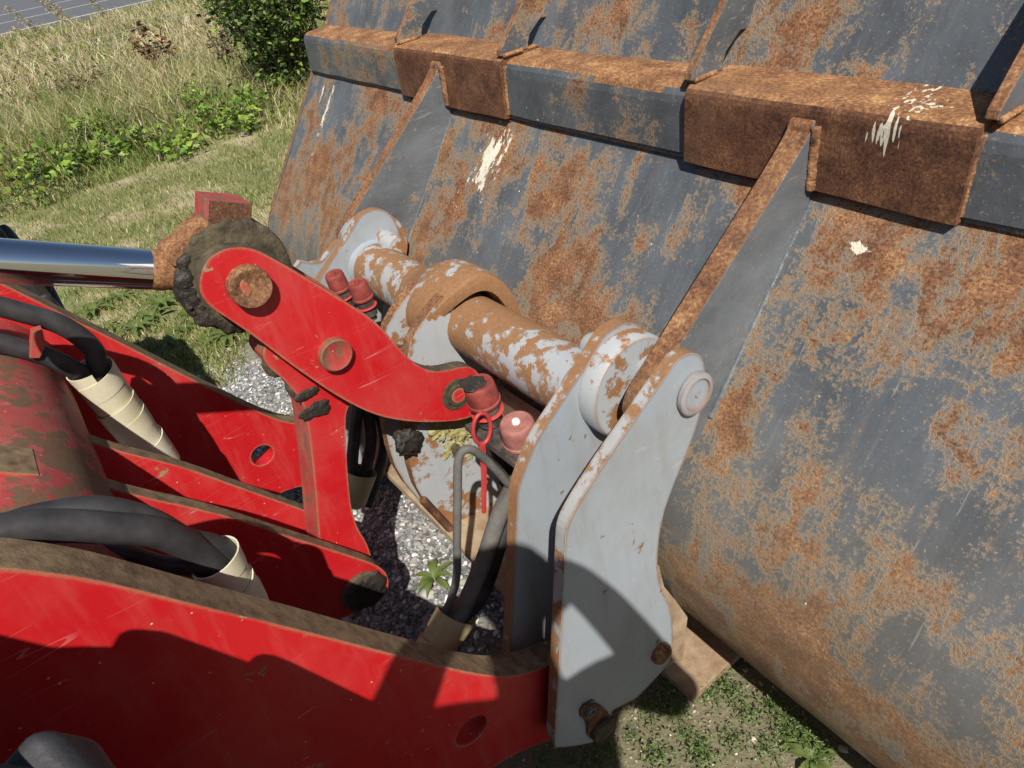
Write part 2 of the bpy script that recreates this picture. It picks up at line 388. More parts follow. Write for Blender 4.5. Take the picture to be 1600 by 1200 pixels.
def lump(name, c, r, mat, parent, seed=0, amp=.35, freq=14, sub=4):
    bm = bmesh.new(); bmesh.ops.create_icosphere(bm, subdivisions=sub, radius=1)
    for v in bm.verts:
        p = Vector((v.co.x*r[0], v.co.y*r[1], v.co.z*r[2]))
        k = 1+amp*mnoise.fractal(p*freq+Vector((seed, seed*2, 0)), .7, 2.1, 5)
        v.co = p*k+Vector(c)
    me = bpy.data.meshes.new(name); bm.to_mesh(me); bm.free(); me.materials.append(MAT[mat])
    me.polygons.foreach_set('use_smooth', [True]*len(me.polygons))
    return link(bpy.data.objects.new(name, me), parent)
def extrude_x(name, yz, xa, xb, mats, parent, bw=.0, nx=1, uv=False, smooth=False, wob=0.0):
    """closed y-z profile run along x from xa to xb"""
    n = len(yz); xs = np.linspace(xa, xb, nx+1); V = []; Fc = []
    for x in xs:
        for p in yz:
            k = wob*mnoise.noise(Vector((x*5, p[0]*9, p[1]*9))) if wob else 0
            V.append((x, p[0]+k, p[1]+k))
    for i in range(nx):
        for k in range(n): a, b = i*n+k, i*n+(k+1) % n; Fc.append((a, b, b+n, a+n))
    Fc.append(tuple(range(n-1, -1, -1))); Fc.append(tuple(range(nx*n, nx*n+n)))
    o = mesh(name, V, Fc, mats, parent, smooth)
    if bw: bevel(o, bw, 2, 35)
    return o
def bead(name, a, b, r, mat, parent, step=.006):
    """a weld seam: overlapping ripples along a line"""
    a, b = np.array(a, float), np.array(b, float); L = np.linalg.norm(b-a); m = max(8, int(L/step*2))
    pts = [a+(b-a)*i/m for i in range(m+1)]
    P = [p+np.array([mnoise.noise(Vector(p*90)), mnoise.noise(Vector(p*90+5)), mnoise.noise(Vector(p*90+9))])*r*.18 for p in pts]
    rr = [r*(1+.16*math.sin(i*math.pi)+(.14 if i % 2 else -.05)) for i in range(m+1)]
    return sweep(name, P, rr, mat, parent, 8, 1, True, True, True)
ZH = lambda yz: [(y, z+H) for y, z in yz]
XC = -1.335                                     # the machine's centre line
mirx = lambda x: 2*XC-x
# ------------------------------------------------------------------ the setting
def ground_mat():
    g = G('ground_soil_gravel_turf'); v = g.co()
    sp = g.t.nodes.new('ShaderNodeSeparateXYZ'); g.t.links.new(v, sp.inputs[0]); x, y = sp.outputs[0], sp.outputs[1]
    nb = g.noise(v, 1.7, 5, .6); nf = g.noise(v, 60, 6, .7); nm = g.noise(v, 9, 5, .65)
    soil = g.mix(nm, (.095, .083, .048), (.235, .21, .135))
    grav = g.mix(g.ramp(g.vor(v, 95, 'F1', 1), [(.2, 0.0), (.8, 1.0)]), (.085, .085, .088), (.33, .33, .33))
    turf = g.mix(nm, (.12, .135, .045), (.23, .22, .10))
    turf = g.mix(g.ramp(nb, [(.47, 0.0), (.60, .9)]), turf, (.40, .33, .215))
    dry = g.mix(nm, (.13, .12, .05), (.27, .23, .12))
    wob = g.math('MULTIPLY', g.math('SUBTRACT', g.noise(v, 3, 5, .65), .5), .7)
    gx = g.ramp(g.math('ADD', g.math('MULTIPLY', g.math('ADD', x, g.math('ADD', wob, 3.2)), 1.2), .5), [(.35, 0.0), (.65, 1.0)])
    c = g.mix(gx, turf, grav)
    sx = g.ramp(g.math('ADD', g.math('MULTIPLY', g.math('ADD', x, g.math('ADD', wob, 1.12)), 1.6), .5), [(.3, 0.0), (.7, 1.0)])
    c = g.mix(sx, c, soil)
    fx = g.ramp(g.math('ADD', g.math('MULTIPLY', g.math('ADD', x, 9.0), -.4), .5), [(.2, 0.0), (.8, 1.0)])
    c = g.mix(fx, c, dry)
    hgt = g.math('ADD', g.math('MULTIPLY', g.vor(v, 95), .6), g.math('MULTIPLY', nf, .6))
    n = g.bump(hgt, .7, .006); n = g.bump(nm, .4, .03, n)
    return g.fin(c, .95, 0, n)
MAT['ground'] = ground_mat()
def gz(x, y):
    if x < -9.5 or x > 2.5 or y > 4 or y < -3: return 0.0
    return .006*mnoise.noise(Vector((x*3, y*3, 0)))+.004*mnoise.noise(Vector((x*11, y*11, 3)))
gx_ = np.unique(np.concatenate([np.linspace(-600, -40, 12), np.linspace(-40, -10, 20), np.linspace(-10, -3.6, 40), np.linspace(-3.6, .8, 130), np.linspace(.8, 10, 16), np.linspace(10, 400, 8)]))
gy_ = np.unique(np.concatenate([np.linspace(-500, -10, 10), np.linspace(-10, -1, 16), np.linspace(-1, 1.6, 80), np.linspace(1.6, 10, 24), np.linspace(10, 600, 12)]))
V = [(x, y, gz(x, y)) for x in gx_ for y in gy_]; ny = len(gy_)
Fc = [(i*ny+j, (i+1)*ny+j, (i+1)*ny+j+1, i*ny+j+1) for i in range(len(gx_)-1) for j in range(ny-1)]
o = mesh('ground', V, Fc, 'ground', None, True); o['kind'] = 'structure'
# road beyond the fence, parallel to the machine
g = G('asphalt'); v = g.co()
MAT['asphalt'] = g.fin(g.mix(g.noise(v, 1.5, 6, .6), (.085, .092, .105), (.135, .142, .155)), .85, 0, g.bump(g.noise(v, 60, 3, .6), .2, .003))
MAT['line'] = m_simple('white_road_paint', (.66, .66, .64), (.80, .80, .78), 3, .7, .1)
o = mesh('road', [(-120, -300, .03), (-32.5, -300, .03), (-32.5, 300, .03), (-120, 300, .03)], [(0, 1, 2, 3)], 'asphalt'); o['kind'] = 'structure'
road = o
mesh('edge_line', [(-36.4, -300, .036), (-36.0, -300, .036), (-36.0, 300, .036), (-36.4, 300, .036)], [(0, 1, 2, 3)], 'line', road)
for i, y0 in enumerate((2.5, 16., -11, 30.)):
    mesh('dash_line', [(-46.2, y0, .036), (-45.9, y0, .036), (-45.9, y0+7.5, .036), (-46.2, y0+7.5, .036)], [(0, 1, 2, 3)], 'line', road)
mesh('edge_line', [(-58.4, -120, .036), (-58, -120, .036), (-58, 200, .036), (-58.4, 200, .036)], [(0, 1, 2, 3)], 'line', road)
# ------------------------------------------------------------------ the bucket
BXA, BXB = -2.92, .30
bucket = empty('loader_bucket', 'wide grey loader bucket eaten by orange rust, seen from its ribbed back', 'bucket', (-.74, 1.0, .004))
def bp(o):
    o.parent = bucket; o.matrix_parent_inverse = bucket.matrix_world.inverted(); return o
bucket.matrix_world  # placed by location only
def P_(o):          # parent while keeping world placement for meshes built in world space
    return o
def sub_to(o, e):
    o.parent = e; o.matrix_parent_inverse = Matrix.Translation(Vector(e.location)).inverted(); return o
cY, cZ, cR = 1.093, -1.198, .402
prof = []
up0 = np.array([1.214, -.38]); upd = np.array([.50, .866])
for t in np.linspace(.66, 0, 14): prof.append(up0+upd*t)
pl0 = np.array([.779, -.946])
for t in np.linspace(0, 1, 16)[1:]: prof.append(up0+(pl0-up0)*t)
a0 = math.atan2(pl0[1]-cZ, pl0[0]-cY) % (2*math.pi); a1 = 1.5*math.pi
for a in np.linspace(a0, a1, 28)[1:]: prof.append(np.array([cY+cR*math.cos(a), cZ+cR*math.sin(a)]))
for t in np.linspace(0, 1, 8)[1:]: prof.append(np.array([cY+t*1.1, cZ-cR]))
prof = np.array(prof); seg = np.linalg.norm(np.diff(prof, axis=0), axis=1); arc = np.concatenate([[0], np.cumsum(seg)]); arc -= .66
tan = np.gradient(prof, axis=0); tan /= np.linalg.norm(tan, axis=1)[:, None]; nor = np.stack([-tan[:, 1], tan[:, 0]], 1)
xs = np.linspace(BXA, BXB, 90); V, Fc, UV = [], [], []; n = len(prof)
for side in (0, 1):
    for x in xs:
        for i in range(n):
            dent = .0035*mnoise.noise(Vector((x*2.1, arc[i]*2.4, 1)))+.0015*mnoise.noise(Vector((x*7, arc[i]*7, 4)))
            p = prof[i]+nor[i]*(.022 if side else 0)+nor[i]*dent
            V.append((x, p[0], p[1]+H)); UV.append((x, arc[i]))
m = len(xs); off = m*n
for i in range(m-1):
    for k in range(n-1):
        a = i*n+k; Fc.append((a, a+1, a+1+n, a+n)); a += off; Fc.append((a, a+n, a+1+n, a+1))
for i in range(m-1):
    for k in (0, n-1): a = i*n+k; Fc.append((a, a+n, a+n+off, a+off))
for k in range(n-1):
    for i in (0, m-1): a = i*n+k; Fc.append((a, a+1, a+1+off, a+off))
# check which side the normal points to: thickness must go inwards (forwards)
test = prof[20]+nor[20]*.02
if test[0] < prof[20][0]:
    V = [(v[0], *(2*prof[(j % (m*n)) % n]-np.array([v[1], v[2]-H]) if j >= off else (v[1], v[2]-H))) for j, v in enumerate(V)]
    V = [(v[0], v[1], v[2]+H) for v in V]
o = mesh('back_sheet', V, Fc, 'sheet', None, True, uv=UV); sub_to(o, bucket)
md = o.modifiers.new('es', 'EDGE_SPLIT'); md.split_angle = math.radians(60)
# side plates closing the two ends
sp = [tuple(p+(-nor[i] if test[0] > prof[20][0] else nor[i])*.006) for i, p in enumerate(prof)][::2]
sp = sp+[(cY+1.1, cZ-cR)] if sp[-1][0] < cY+1.09 else sp
sp = sp+[(2.30, -1.55), (2.05, -.95), (1.80, .18)]
for x0 in (BXA-.001, BXB+.021):
    o = plate('side_plate', ZH(sp), x0, .02, ['sheet_obj', 'rust'], None, bw=.003); sub_to(o, bucket)
# cross beam: three plain lengths and two boxed-out lengths over the ribs
def rnd(pts, k, r, n=5):
    """round corner k of an open/closed profile"""
    a, b, c = (np.array(pts[(k+j) % len(pts)], float) for j in (-1, 0, 1)); u, v_ = nrm(a-b), nrm(c-b)
    p, q = b+u*r, b+v_*r
    arcp = [tuple((1-t)**2*p+2*t*(1-t)*b+t*t*q) for t in np.linspace(0, 1, n)]
    return list(pts[:k])+arcp+list(pts[k+1:])
segp = rnd([(1.235, -.378), (1.098, -.382), (1.090, -.512), (1.15, -.517)], 1, .034)
boxp = rnd([(1.235, -.372), (1.083, -.377), (1.077, -.522), (1.15, -.527)], 1, .022)
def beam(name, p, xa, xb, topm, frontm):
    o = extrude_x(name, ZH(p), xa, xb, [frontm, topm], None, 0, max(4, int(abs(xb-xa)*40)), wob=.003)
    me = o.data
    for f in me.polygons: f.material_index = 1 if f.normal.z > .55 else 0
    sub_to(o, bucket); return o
def seam(a, b, r, mt='rust'):
    o = bead('weld_seam', (a[0], a[1], a[2]+H), (b[0], b[1], b[2]+H), r, mt, None); sub_to(o, bucket); return o
segs = [(BXA+.001, -2.17), (-1.62, -1.0), (-.475, BXB)]; boxes = [(-2.17, -1.62), (-1.0, -.475)]
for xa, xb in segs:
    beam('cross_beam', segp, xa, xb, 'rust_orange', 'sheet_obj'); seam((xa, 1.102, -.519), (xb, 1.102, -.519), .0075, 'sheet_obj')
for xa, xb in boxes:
    o = beam('cross_beam_box', boxp, xa-.004, xb+.004, 'box_top_lit', 'box_face_shaded')
    for x in (xa, xb):
        seam((x, 1.102, -.395), (x, 1.094, -.515), .009, 'rust_orange')
    seam((xa, 1.100, -.531), (xb, 1.100, -.531), .0065, 'rust_dark')
# ribs carrying the hook eyes
ribp = [(1.098, -.398), (1.074, -.405), (1.066, -.430), (.90, -.562), (.80, -.642), (.716, -.708), (.672, -.742), (.654, -.765), (.650, -.792), (.664, -.820), (.70, -.862), (.78, -.925), (.825, -.92), (1.13, -.55)]
ribp = chaikin(ribp, 2, (0, 10, 11, 12, 13))
for x0 in (-.722, mirx(-.767)):
    o = plate('rib', ZH(ribp), x0, .045, ['rib', 'rust'], None, bw=.005); sub_to(o, bucket)
    seam((x0+.003, 1.098, -.54), (x0+.003, .83, -.885), .006, 'rib')
    seam((x0+.004, 1.079, -.412), (x0+.004, 1.078, -.52), .009)
# gussets standing on the beam at the box ends, with a scalloped inner corner
gp = [(1.092, -.370), (1.094, -.358), (1.38, -.045), (1.44, .0), (1.47, .0)] + [tuple(up0+upd*.075+np.array([.012, 0])), tuple(up0+upd*.078+np.array([-.022, .0])), (1.212, -.326), (1.192, -.340), (1.182, -.360), (1.182, -.372)]
for x in (-2.16, -1.625, -1.005, -.462):
    o = plate('gusset', ZH(gp), x+.008, .018, ['sheet_obj', 'rust'], None, bw=.002); sub_to(o, bucket)
    seam((x+.010, 1.098, -.371), (x+.010, 1.16, -.371), .005, 'rust_orange')
# lower catch feet
for x in (-.715, mirx(-.715)):
    o = boxo('catch_foot', (x, .83, -1.592+H), (.165, .30, .026), 'tan', None, bw=.004); sub_to(o, bucket)
    o = boxo('catch_lug', (x-.02, .715, -1.54+H), (.03, .06, .10), 'tan', None, bw=.004); sub_to(o, bucket)
bucket.location.z = .008; bucket.rotation_euler = (0, .0185, 0)      # the bucket sits a touch askew on uneven ground
# ------------------------------------------------------------------ quick hitch
hitch = empty('quick_hitch', 'pale grey quick hitch frame with rusty cross tube behind the bucket', 'quick hitch', (XC, .6, 0))
def hp(o): sub_to(o, hitch); return o
XO, XI = -.68, -.83
z8 = lambda pts: [(x/1.765+780, y/1.765+520) for x, y in pts]
outpx = z8([(490, 76), (512, 60), (535, 54), (556, 62), (568, 90), (570, 130), (560, 205), (535, 290), (505, 362), (475, 435), (450, 510), (438, 590), (437, 655), (447, 705), (466, 745), (478, 790), (480, 860), (474, 905), (440, 945), (380, 1008), (345, 1026), (305, 1046), (305, 1080), (280, 1122), (240, 1135), (162, 1146), (151, 1138), (158, 1020), (168, 850), (176, 700), (182, 570), (186, 540), (200, 505), (235, 445), (300, 345), (370, 245), (430, 160)])
outp = YZ(outpx, XO)
outp = chaikin(outp, 1)
inpx = [(960, 512), (944, 523), (916, 571), (871, 639), (837, 690), (817, 741), (808, 769), (807, 803), (803, 888), (797, 1019), (795, 1040)]
inp = YZ(inpx, XI)
zl = lambda yz: yz
inp = inp+[(.44, -1.50+H), (.60, -1.52+H), (.665, -1.45+H), (.64, -1.15+H), (.66, -.98+H), (.735, -.90+H), (.785, -.83+H), (.80, -.76+H), (.785, -.70+H), (.75, -.675+H)]
inp = chaikin(inp, 2)
for sgn in (0, 1):
    xo = XO if not sgn else mirx(XO-.026); xi = XI if not sgn else mirx(XI-.026)
    op_ = outp if not sgn else [(y, min(z, H-.80+.02*math.sin(y*40))) for y, z in outp]
    po = hp(plate('outer_plate', op_, xo, .026, ['grey', 'tube'], None, bw=.003))
    pi = hp(plate('inner_plate', inp, xi, .026, ['grey', 'tube'], None, bw=.003))
    # boss on the inner plate, upper pin across the gap, its head on the outer plate
    s = 1 if not sgn else -1
    xb = xi if not sgn else xi-.026
    lathe('boss', (xb, .722, -.792+H), (s, 0, 0), [(-.002, .104), (.034, .104), (.040, .099), (.040, .02)], 'grey_rusty', None, 48)
    hp(C.objects[-1])
    xp = xo if not sgn else xo-.026
    hp(lathe('pin', (xp, .752, -.764+H), (s, 0, 0), [(-.12, .028), (.003, .028), (.003, .041), (.011, .041), (.014, .037), (.014, .031), (.011, .029), (.011, .006), (.013, .004), (.013, .001)], 'grey', None, 40))
    # lower pin with keeper bolt
    for (px, r, h, mt) in (((935, 1134), .028, .022, 'mud'), ((917, 1106), .0105, .022, 'steel'), ((1030, 1018), .027, .020, 'rust')):
        y, z = atx(px, XO)[1:]
        if r < .02:
            hp(lathe('keeper_bolt', (xp, y, z), (s, 0, 0), [(0, .021), (.004, .021), (.004, .0125), (.016, .0125), (.017, .009), (.012, .007)], mt, None, 6 if False else 24))
        elif mt == 'rust':
            hp(lathe('bolt_head', (xp, y, z), (s, 0, 0), [(0, .026), (.010, .026), (.016, .022), (.020, .012), (.021, .002)], mt, None, 32))
        else:
            hp(lathe('lower_pin', (xp, y, z), (s, 0, 0), [(-.14, .026), (0, .026), (.014, .029), (.020, .026), (.021, .002)], mt, None, 32))
    if not sgn:
        kp = YZ(z8([(215, 1045), (235, 1015), (270, 1018), (305, 1050), (300, 1095), (270, 1125), (238, 1110), (240, 1075)]), XO)
    hp(plate('keeper', chaikin(kp, 1), xp+.006 if not sgn else xp-.0005, .0055, ['rust_dark', 'rust_dark'], None, bw=.001))
    # stop bracket behind the outer plate
    bc = YZ(z8([(440, 640), (455, 700), (520, 778), (505, 905), (475, 905), (470, 790), (430, 700)]), XO-.03)
    hp(plate('stop_bracket', bc, xo-.029 if not sgn else xo+.045, .045, ['tan', 'tan'], None, bw=.003))
# cross tube
TY, TZ, TR = .690, -.830+H, .0722
hp(lathe('cross_tube', (XI-.02, TY, TZ), (-1, 0, 0), [(0, TR)]+[(x, TR) for x in np.linspace(.02, 1.0, 40)]+[(mirx(XI-.02)*-1+XI-.02, TR)], 'tube', None, 56))
for x, d_ in ((XI-.05, -1), (mirx(XI)+.03, 1)):       # weld fillets where the tube meets the plates
    hp(lathe('tube_fillet', (x+.030*(-d_), TY, TZ), (d_, 0, 0), [(0, TR+.024), (.012, TR+.012), (.03, TR+.004), (.05, TR)], 'grey', None, 48))
for x in (-.885, mirx(-.885)+.0):                      # round stop stubs on the tube
    s = -1 if x == -.885 else 1
    hp(lathe('stop_stub', (x-.03*s*-1 if False else x, TY+.055, TZ+.062), (s, 0, 0), [(-.03, .030), (.045, .030), (.055, .026), (.056, .002)], 'grey_rusty', None, 28))
# compact rounded saddle over the middle of the tube, open at its near end
V, Fc = [], []; na, nx = 26, 22
xs = np.linspace(-1.515, -1.268, nx)
for lay in (0, 1):
    for i, x in enumerate(xs):
        t = i/(nx-1); k = min(1, max(0, t/.62)); k = k*k*(3-2*k); cr = 1-.16*max(0, (t-.8)/.2)**2
        r = (TR+.002+.044*k*cr) if not lay else TR+.001+.011*max(0, (t-.55)/.45); oy, oz = (TY+.004*k, TZ+.010*k) if not lay else (TY, TZ+.004*t)
        for j in range(na):
            u = j/(na-1); a = math.radians(-30+215*u)
            xx = x+(.060*t-.035)*(1-abs(2*u-1)**1.6)-.05*t*u
            sq = 1+.05*k*math.cos(4*(a-math.radians(70)))
            V.append((xx, oy+r*sq*math.cos(a), oz+r*sq*math.sin(a)))
o_ = nx*na
for i in range(nx-1):
    for j in range(na-1): a = i*na+j; Fc += [(a, a+1, a+1+na, a+na), (a+o_, a+na+o_, a+na+1+o_, a+1+o_)]
for i in range(nx-1):
    for j in (0, na-1): a = i*na+j; Fc.append((a, a+na, a+na+o_, a+o_))
for j in range(na-1):
    for i in (0, nx-1): a = i*na+j; Fc.append((a, a+1, a+1+o_, a+o_))
o = hp(mesh('tube_saddle', V, Fc, 'hood', None, True)); bevel(o, .004, 2, 50)
# the two lugs under the tube that take the tilt link
lugp = YZ([(700, 466), (690, 462), (642, 528), (636, 560), (632, 660), (638, 720), (655, 775), (700, 828), (745, 868), (800, 836), (836, 760), (812, 640), (770, 560), (740, 520)], -1.295)
lugp = chaikin(lugp, 1)
for x in (-1.295, -1.405):
    hp(plate('link_lug', lugp, x, .03, ['grey_rusty', 'rust'], None, bw=.003))
y0, z0 = atx((662, 782), -1.28)[1:]; y1, z1 = atx((742, 868), -1.28)[1:]
hp(sweep('edge_bar', [(-1.285, y0, z0), (-1.285, y1, z1)], .011, 'rust_dark', None, 6, 2, False))
# lower cross plate, and upright back plate between the lugs and the side
hp(boxo('cross_plate', ((XI-.03+mirx(XI))/2+.005, .590, -1.385+H), (abs(mirx(XI)-XI)-.075, .25, .022), 'tan', None, Matrix.Rotation(math.radians(-6), 3, 'X')))
hp(boxo('back_plate', (-1.07, .74, -1.22+H), (.40, .022, .46), 'tan', None, Matrix.Rotation(math.radians(12), 3, 'X')))
hp(boxo('back_plate', (-1.62, .74, -1.22+H), (.36, .022, .46), 'rust_dark', None, Matrix.Rotation(math.radians(12), 3, 'X')))
# coupler brackets (run along the tube) with capped couplers
by, bz = atx((828, 728), -.862)[1:]
for sgn in (0, 1):
    xa = -.862 if not sgn else mirx(-.862)-.0
    s = -1 if not sgn else 1
    hp(boxo('coupler_bracket', (xa+s*.085, by+.005, bz+.012), (.17, .075, .014), 'steel', None, Matrix.Rotation(math.radians(-12), 3, 'X')))
def coupler(c, ax, r, capmat, boltmat, parent):
    ax = nrm(np.array(ax, float)); c = np.array(c, float)
    b = hp(lathe('coupler', c, ax, [(-.065, r*.55), (-.05, r*.55), (-.05, r*.80), (-.028, r*.80), (-.028, r*.62), (-.018, r*.62), (-.018, r*.88), (.004, r*.88), (.004, r*.7)], 'steel', None, 28))
    k = lathe('dust_cap', c, ax, [(.0, r*1.0), (.001, r*1.07), (.006, r*1.08), (.008, r*1.0), (.014, r*1.02), (.040, r*.98), (.047, r*.93), (.050, r*.84), (.048, r*.45), (.048, r*.02)], capmat, b, 36)
    bt = lathe('cap_bolt', c+ax*.047, ax, [(0, r*.24), (.004, r*.24), (.007, r*.19), (.0085, r*.02)], boltmat, b, 16)
    rg = lathe('retainer_ring', c-ax*.026, ax, [(0, r*.9), (.003, r*1.08), (.006, r*.9)], 'tie_red', b, 28)
    return b
AX = (.02, -.10, 1.0)
cp1 = atx((757, 628), -.985); cp2 = atx((815, 688), -.905)
coupler(cp1, AX, .0310, 'cap_red', 'grease', hitch)
coupler(cp2, AX, .0345, 'cap_pink', 'white_bolt', hitch)
lump('grime', np.array(cp1)+np.array(AX)*.049+np.array([-.007, -.008, 0]), (.027, .025, .003), 'grease', None, 3, .35, 60, 3); hp(C.objects[-1])
coupler(atx((568, 466), -1.60), AX, .0255, 'cap_red', 'cap_red', hitch)
coupler(atx((532, 452), -1.68), AX, .0255, 'cap_red', 'cap_red', hitch)
# red lanyard hanging from the first cap
rc = np.array(atx((753, 670), -.955)); ring = []
e1 = nrm(np.array(atx((753, 640), -.955))-rc); e2 = nrm(np.array(atx((768, 668), -.955))-rc)
for k in range(25):
    a = 2*math.pi*k/24; ring.append(rc+e1*.034*math.cos(a)+e2*.0205*math.sin(a))
ly = hp(sweep('cap_lanyard', ring, .0042, 'tie_red', None, 10, 2, True, False))
st = [rc-e1*.033, np.array(atx((756, 740), -.955)), np.array(atx((756, 800), -.955))]
sweep('strap', st, [.0075, .0065, .0055], 'tie_red', ly, 6, 6, False)
# caked dirt on the lug
lump('caked_mud', atx((636, 690), -1.285), (.018, .034, .036), 'grease', None, 5, .5, 40); hp(C.objects[-1])
for k, (p, r) in enumerate((((695, 668), (.0022, .040, .030)), ((722, 676), (.0025, .036, .038)), ((748, 666), (.002, .03, .024)), ((706, 702), (.002, .020, .030)), ((684, 660), (.002, .022, .015)), ((735, 704), (.002, .016, .022)))):
    lump('lichen_patch', atx(p, -1.2945), r, 'lichen', None, 20+k, .8, 55, 5); hp(C.objects[-1])
lump('caked_mud', atx((712, 700), -1.2935), (.004, .012, .018), 'mud', None, 33, .5, 60); hp(C.objects[-1])
# ------------------------------------------------------------------ the loader's boom
loader = empty('wheel_loader', 'red wheel loader front end with boom arms, bell crank and chrome tilt rod', 'loader', (XC, -.6, 0))
def lp(o): sub_to(o, loader); return o
top = [(-260, 884), (0, 887), (73, 894), (147, 905), (238, 927), (330, 951), (403, 968), (500, 992), (600, 1018), (680, 1038), (740, 1052), (790, 1058), (830, 1050), (868, 1036), (905, 1022)]
bot = [(940, 1090), (930, 1150), (880, 1150), (800, 1178), (730, 1230), (600, 1300), (420, 1370), (200, 1420), (-260, 1420)]
XA, TA = -.737, .06
ap = YZ(top, XA); bt_ = YZ(bot, XA)
armp = chaikin(ap+bt_, 2)
hc = atx((737, 1142), XA)[1:]
for sgn in (0, 1):
    x0 = XA if not sgn else mirx(XA-TA)
    lp(plate('boom_arm', armp, x0, TA, ['red', 'edge'], None, [circle(hc, .034, 28)], bw=.004))
# torque tube and its welded blocks
tqy, tqz, tqr = -.285, -.735+H, .165
lp(lathe('torque_tube', (XA-TA+.002, tqy, tqz), (-1, 0, 0), [(0, tqr)]+[(x, tqr) for x in np.linspace(.02, 1.0, 30)]+[(1.098, tqr)], 'red_flaked', None, 64))
# inner plates
XB2, XB1, TB = -1.215, -1.395, .035
b2 = YZ([(110, 742), (128, 746), (180, 765), (240, 780), (300, 792), (360, 808), (420, 828), (500, 853), (560, 872), (592, 884), (606, 898), (608, 918), (598, 936), (570, 952), (530, 968), (440, 990), (330, 960), (200, 930), (60, 900), (0, 830)], XB2)
b2 = chaikin(b2, 2)
for x0 in (XB2, XB1):
    lp(plate('link_bracket', b2, x0, TB, ['red', 'edge'], None, bw=.003))
bpos = atx((566, 922), XB2)[1:]
lp(pinhead('bracket_pin', bpos, XB2, [(-.27, .05), (-.03, .05), (.004, .054), (.009, .050), (.010, .002)], 'mud', None))
lump('grease_cake', (XB2+.008, bpos[0]+.008, bpos[1]-.008), (.006, .050, .048), 'grease', None, 9, .25, 40); lp(C.objects[-1])
# small block on the torque tube
q = YZ([(-80, 730), (62, 742), (61, 795), (-80, 800)], -1.13)
lp(plate('tube_block', q, -1.13, .09, ['red', 'edge'], None, bw=.004))
# upright link (behind the bell crank)
XP, TP = -1.283, .085
pp = YZ([(408, 548), (440, 500), (520, 500), (575, 545), (565, 600), (545, 635), (540, 650), (541, 700), (545, 760), (550, 800), (560, 828), (575, 850), (585, 890), (570, 950), (520, 950), (500, 870), (492, 760), (484, 690), (476, 630), (440, 590), (415, 570)], XP)
lp(plate('upright_link', chaikin(pp, 2), XP, TP, ['red', 'red_old'], None, bw=.004))
for k, (p, r) in enumerate((((494, 640), (.0028, .034, .020)), ((480, 616), (.004, .028, .012)))):
    lump('grease_cake', atx(p, XP+.002), r, 'grease', None, 40+k, .28, 40); lp(C.objects[-1])
lump('mud_crust', atx((436, 566), XP-.045), (.030, .034, .028), 'mud', None, 50, .14, 25); lp(C.objects[-1])
lump('mud_crust', atx((466, 600), XP-.045), (.030, .028, .026), 'mud', None, 53, .14, 25); lp(C.objects[-1])
# bell crank: two plates
XK, TK = -1.232, .036
bz4 = [(184, 520), (187, 455), (212, 392), (258, 346), (320, 322), (385, 317), (450, 330), (510, 360), (600, 410), (700, 470), (800, 530), (900, 592), (985, 648), (1045, 702), (1095, 760), (1140, 815), (1190, 860), (1240, 890), (1290, 902), (1350, 896), (1420, 876), (1470, 884), (1505, 925), (1525, 985), (1520, 1050), (1485, 1100), (1420, 1130), (1300, 1140), (1180, 1138), (1080, 1124), (990, 1098), (900, 1056), (800, 998), (700, 930), (600, 860), (500, 782), (410, 716), (320, 655), (255, 614), (205, 566)]
bkp = YZ([(x/3+250, y/3+280) for x, y in bz4], XK)
bkp = chaikin(bkp, 1)
K1, K2, K3 = (atx(p, XK)[1:] for p in ((386, 444), (521, 551), (714, 616)))
for x0 in (XK, XK-.145):
    lp(plate('bell_crank', bkp, x0, TK, ['red', 'mud'], None, bw=.004))
lp(pinhead('crank_pin', K1, XK, [(-.2, .034), (.001, .034), (.001, .0375), (.024, .0375), (.028, .035), (.027, .026), (.024, .022), (.024, .001)], 'rust', None))
lump('paint_flake', (XK+.0235, K1[0]-.010, K1[1]+.003), (.0016, .007, .015), 'red', None, 71, .5, 90, 3); lp(C.objects[-1])
lp(pinhead('crank_pin', K2, XK, [(-.2, .032), (.001, .032), (.001, .0345), (.016, .0345), (.019, .031), (.017, .027), (.017, .001)], 'red_old', None))
lp(pinhead('crank_pin', K3, XK, [(-.2, .026), (.001, .040), (.003, .038), (.003, .028), (.007, .027), (.008, .024), (.008, .001)], 'mud', None))
lp(pinhead('pin_cap', K3, XK+.0075, [(0, .019), (.0015, .018), (.0015, .001)], 'red', None))
# tilt rod with eye
rA = np.array(atx((-240, 394), -1.33)); rB = np.array(atx((236, 421), -1.33)); ax = nrm(rB-rA)
lp(lathe('tilt_rod', rA, ax, [(0, .0355), (np.linalg.norm(rB-rA)-.004, .0355), (np.linalg.norm(rB-rA), .034)], 'chrome', None, 64))
ey = np.array([-1.33, K1[0], K1[1]])
lp(lathe('rod_neck', rB-ax*.002, ax, [(0, .035), (.02, .0365), (.03, .034), (.05, .038), (.075, .052), (.10, .06)], 'rust_orange', None, 40))
eye = lp(lathe('rod_eye', (XK-TK-.003, K1[0], K1[1]), (-1, 0, 0), [(0, .090), (.004, .099), (.02, .103), (.085, .103), (.10, .099), (.104, .090)], 'mud', None, 56))
q = YZ([(310, 306), (326, 314), (393, 319), (392, 356), (388, 400), (330, 400), (280, 392), (262, 388), (300, 352), (304, 330)], XK-TK-.012)
q = YZ([(326, 313), (394, 318), (393, 360), (385, 400), (330, 400), (325, 350)], XK-TK-.012)
lp(plate('eye_shoulder', chaikin(YZ([(330, 345), (345, 380), (330, 410), (268, 420), (258, 396), (282, 384), (302, 362), (318, 348)], XK-TK-.016), 2), XK-TK-.016, .075, ['rust_orange', 'rust_orange'], None, bw=.004))
sub = plate('eye_block', q, XK-TK-.012, .085, ['rust_dark', 'red_flaked'], None, bw=.004); lp(sub)
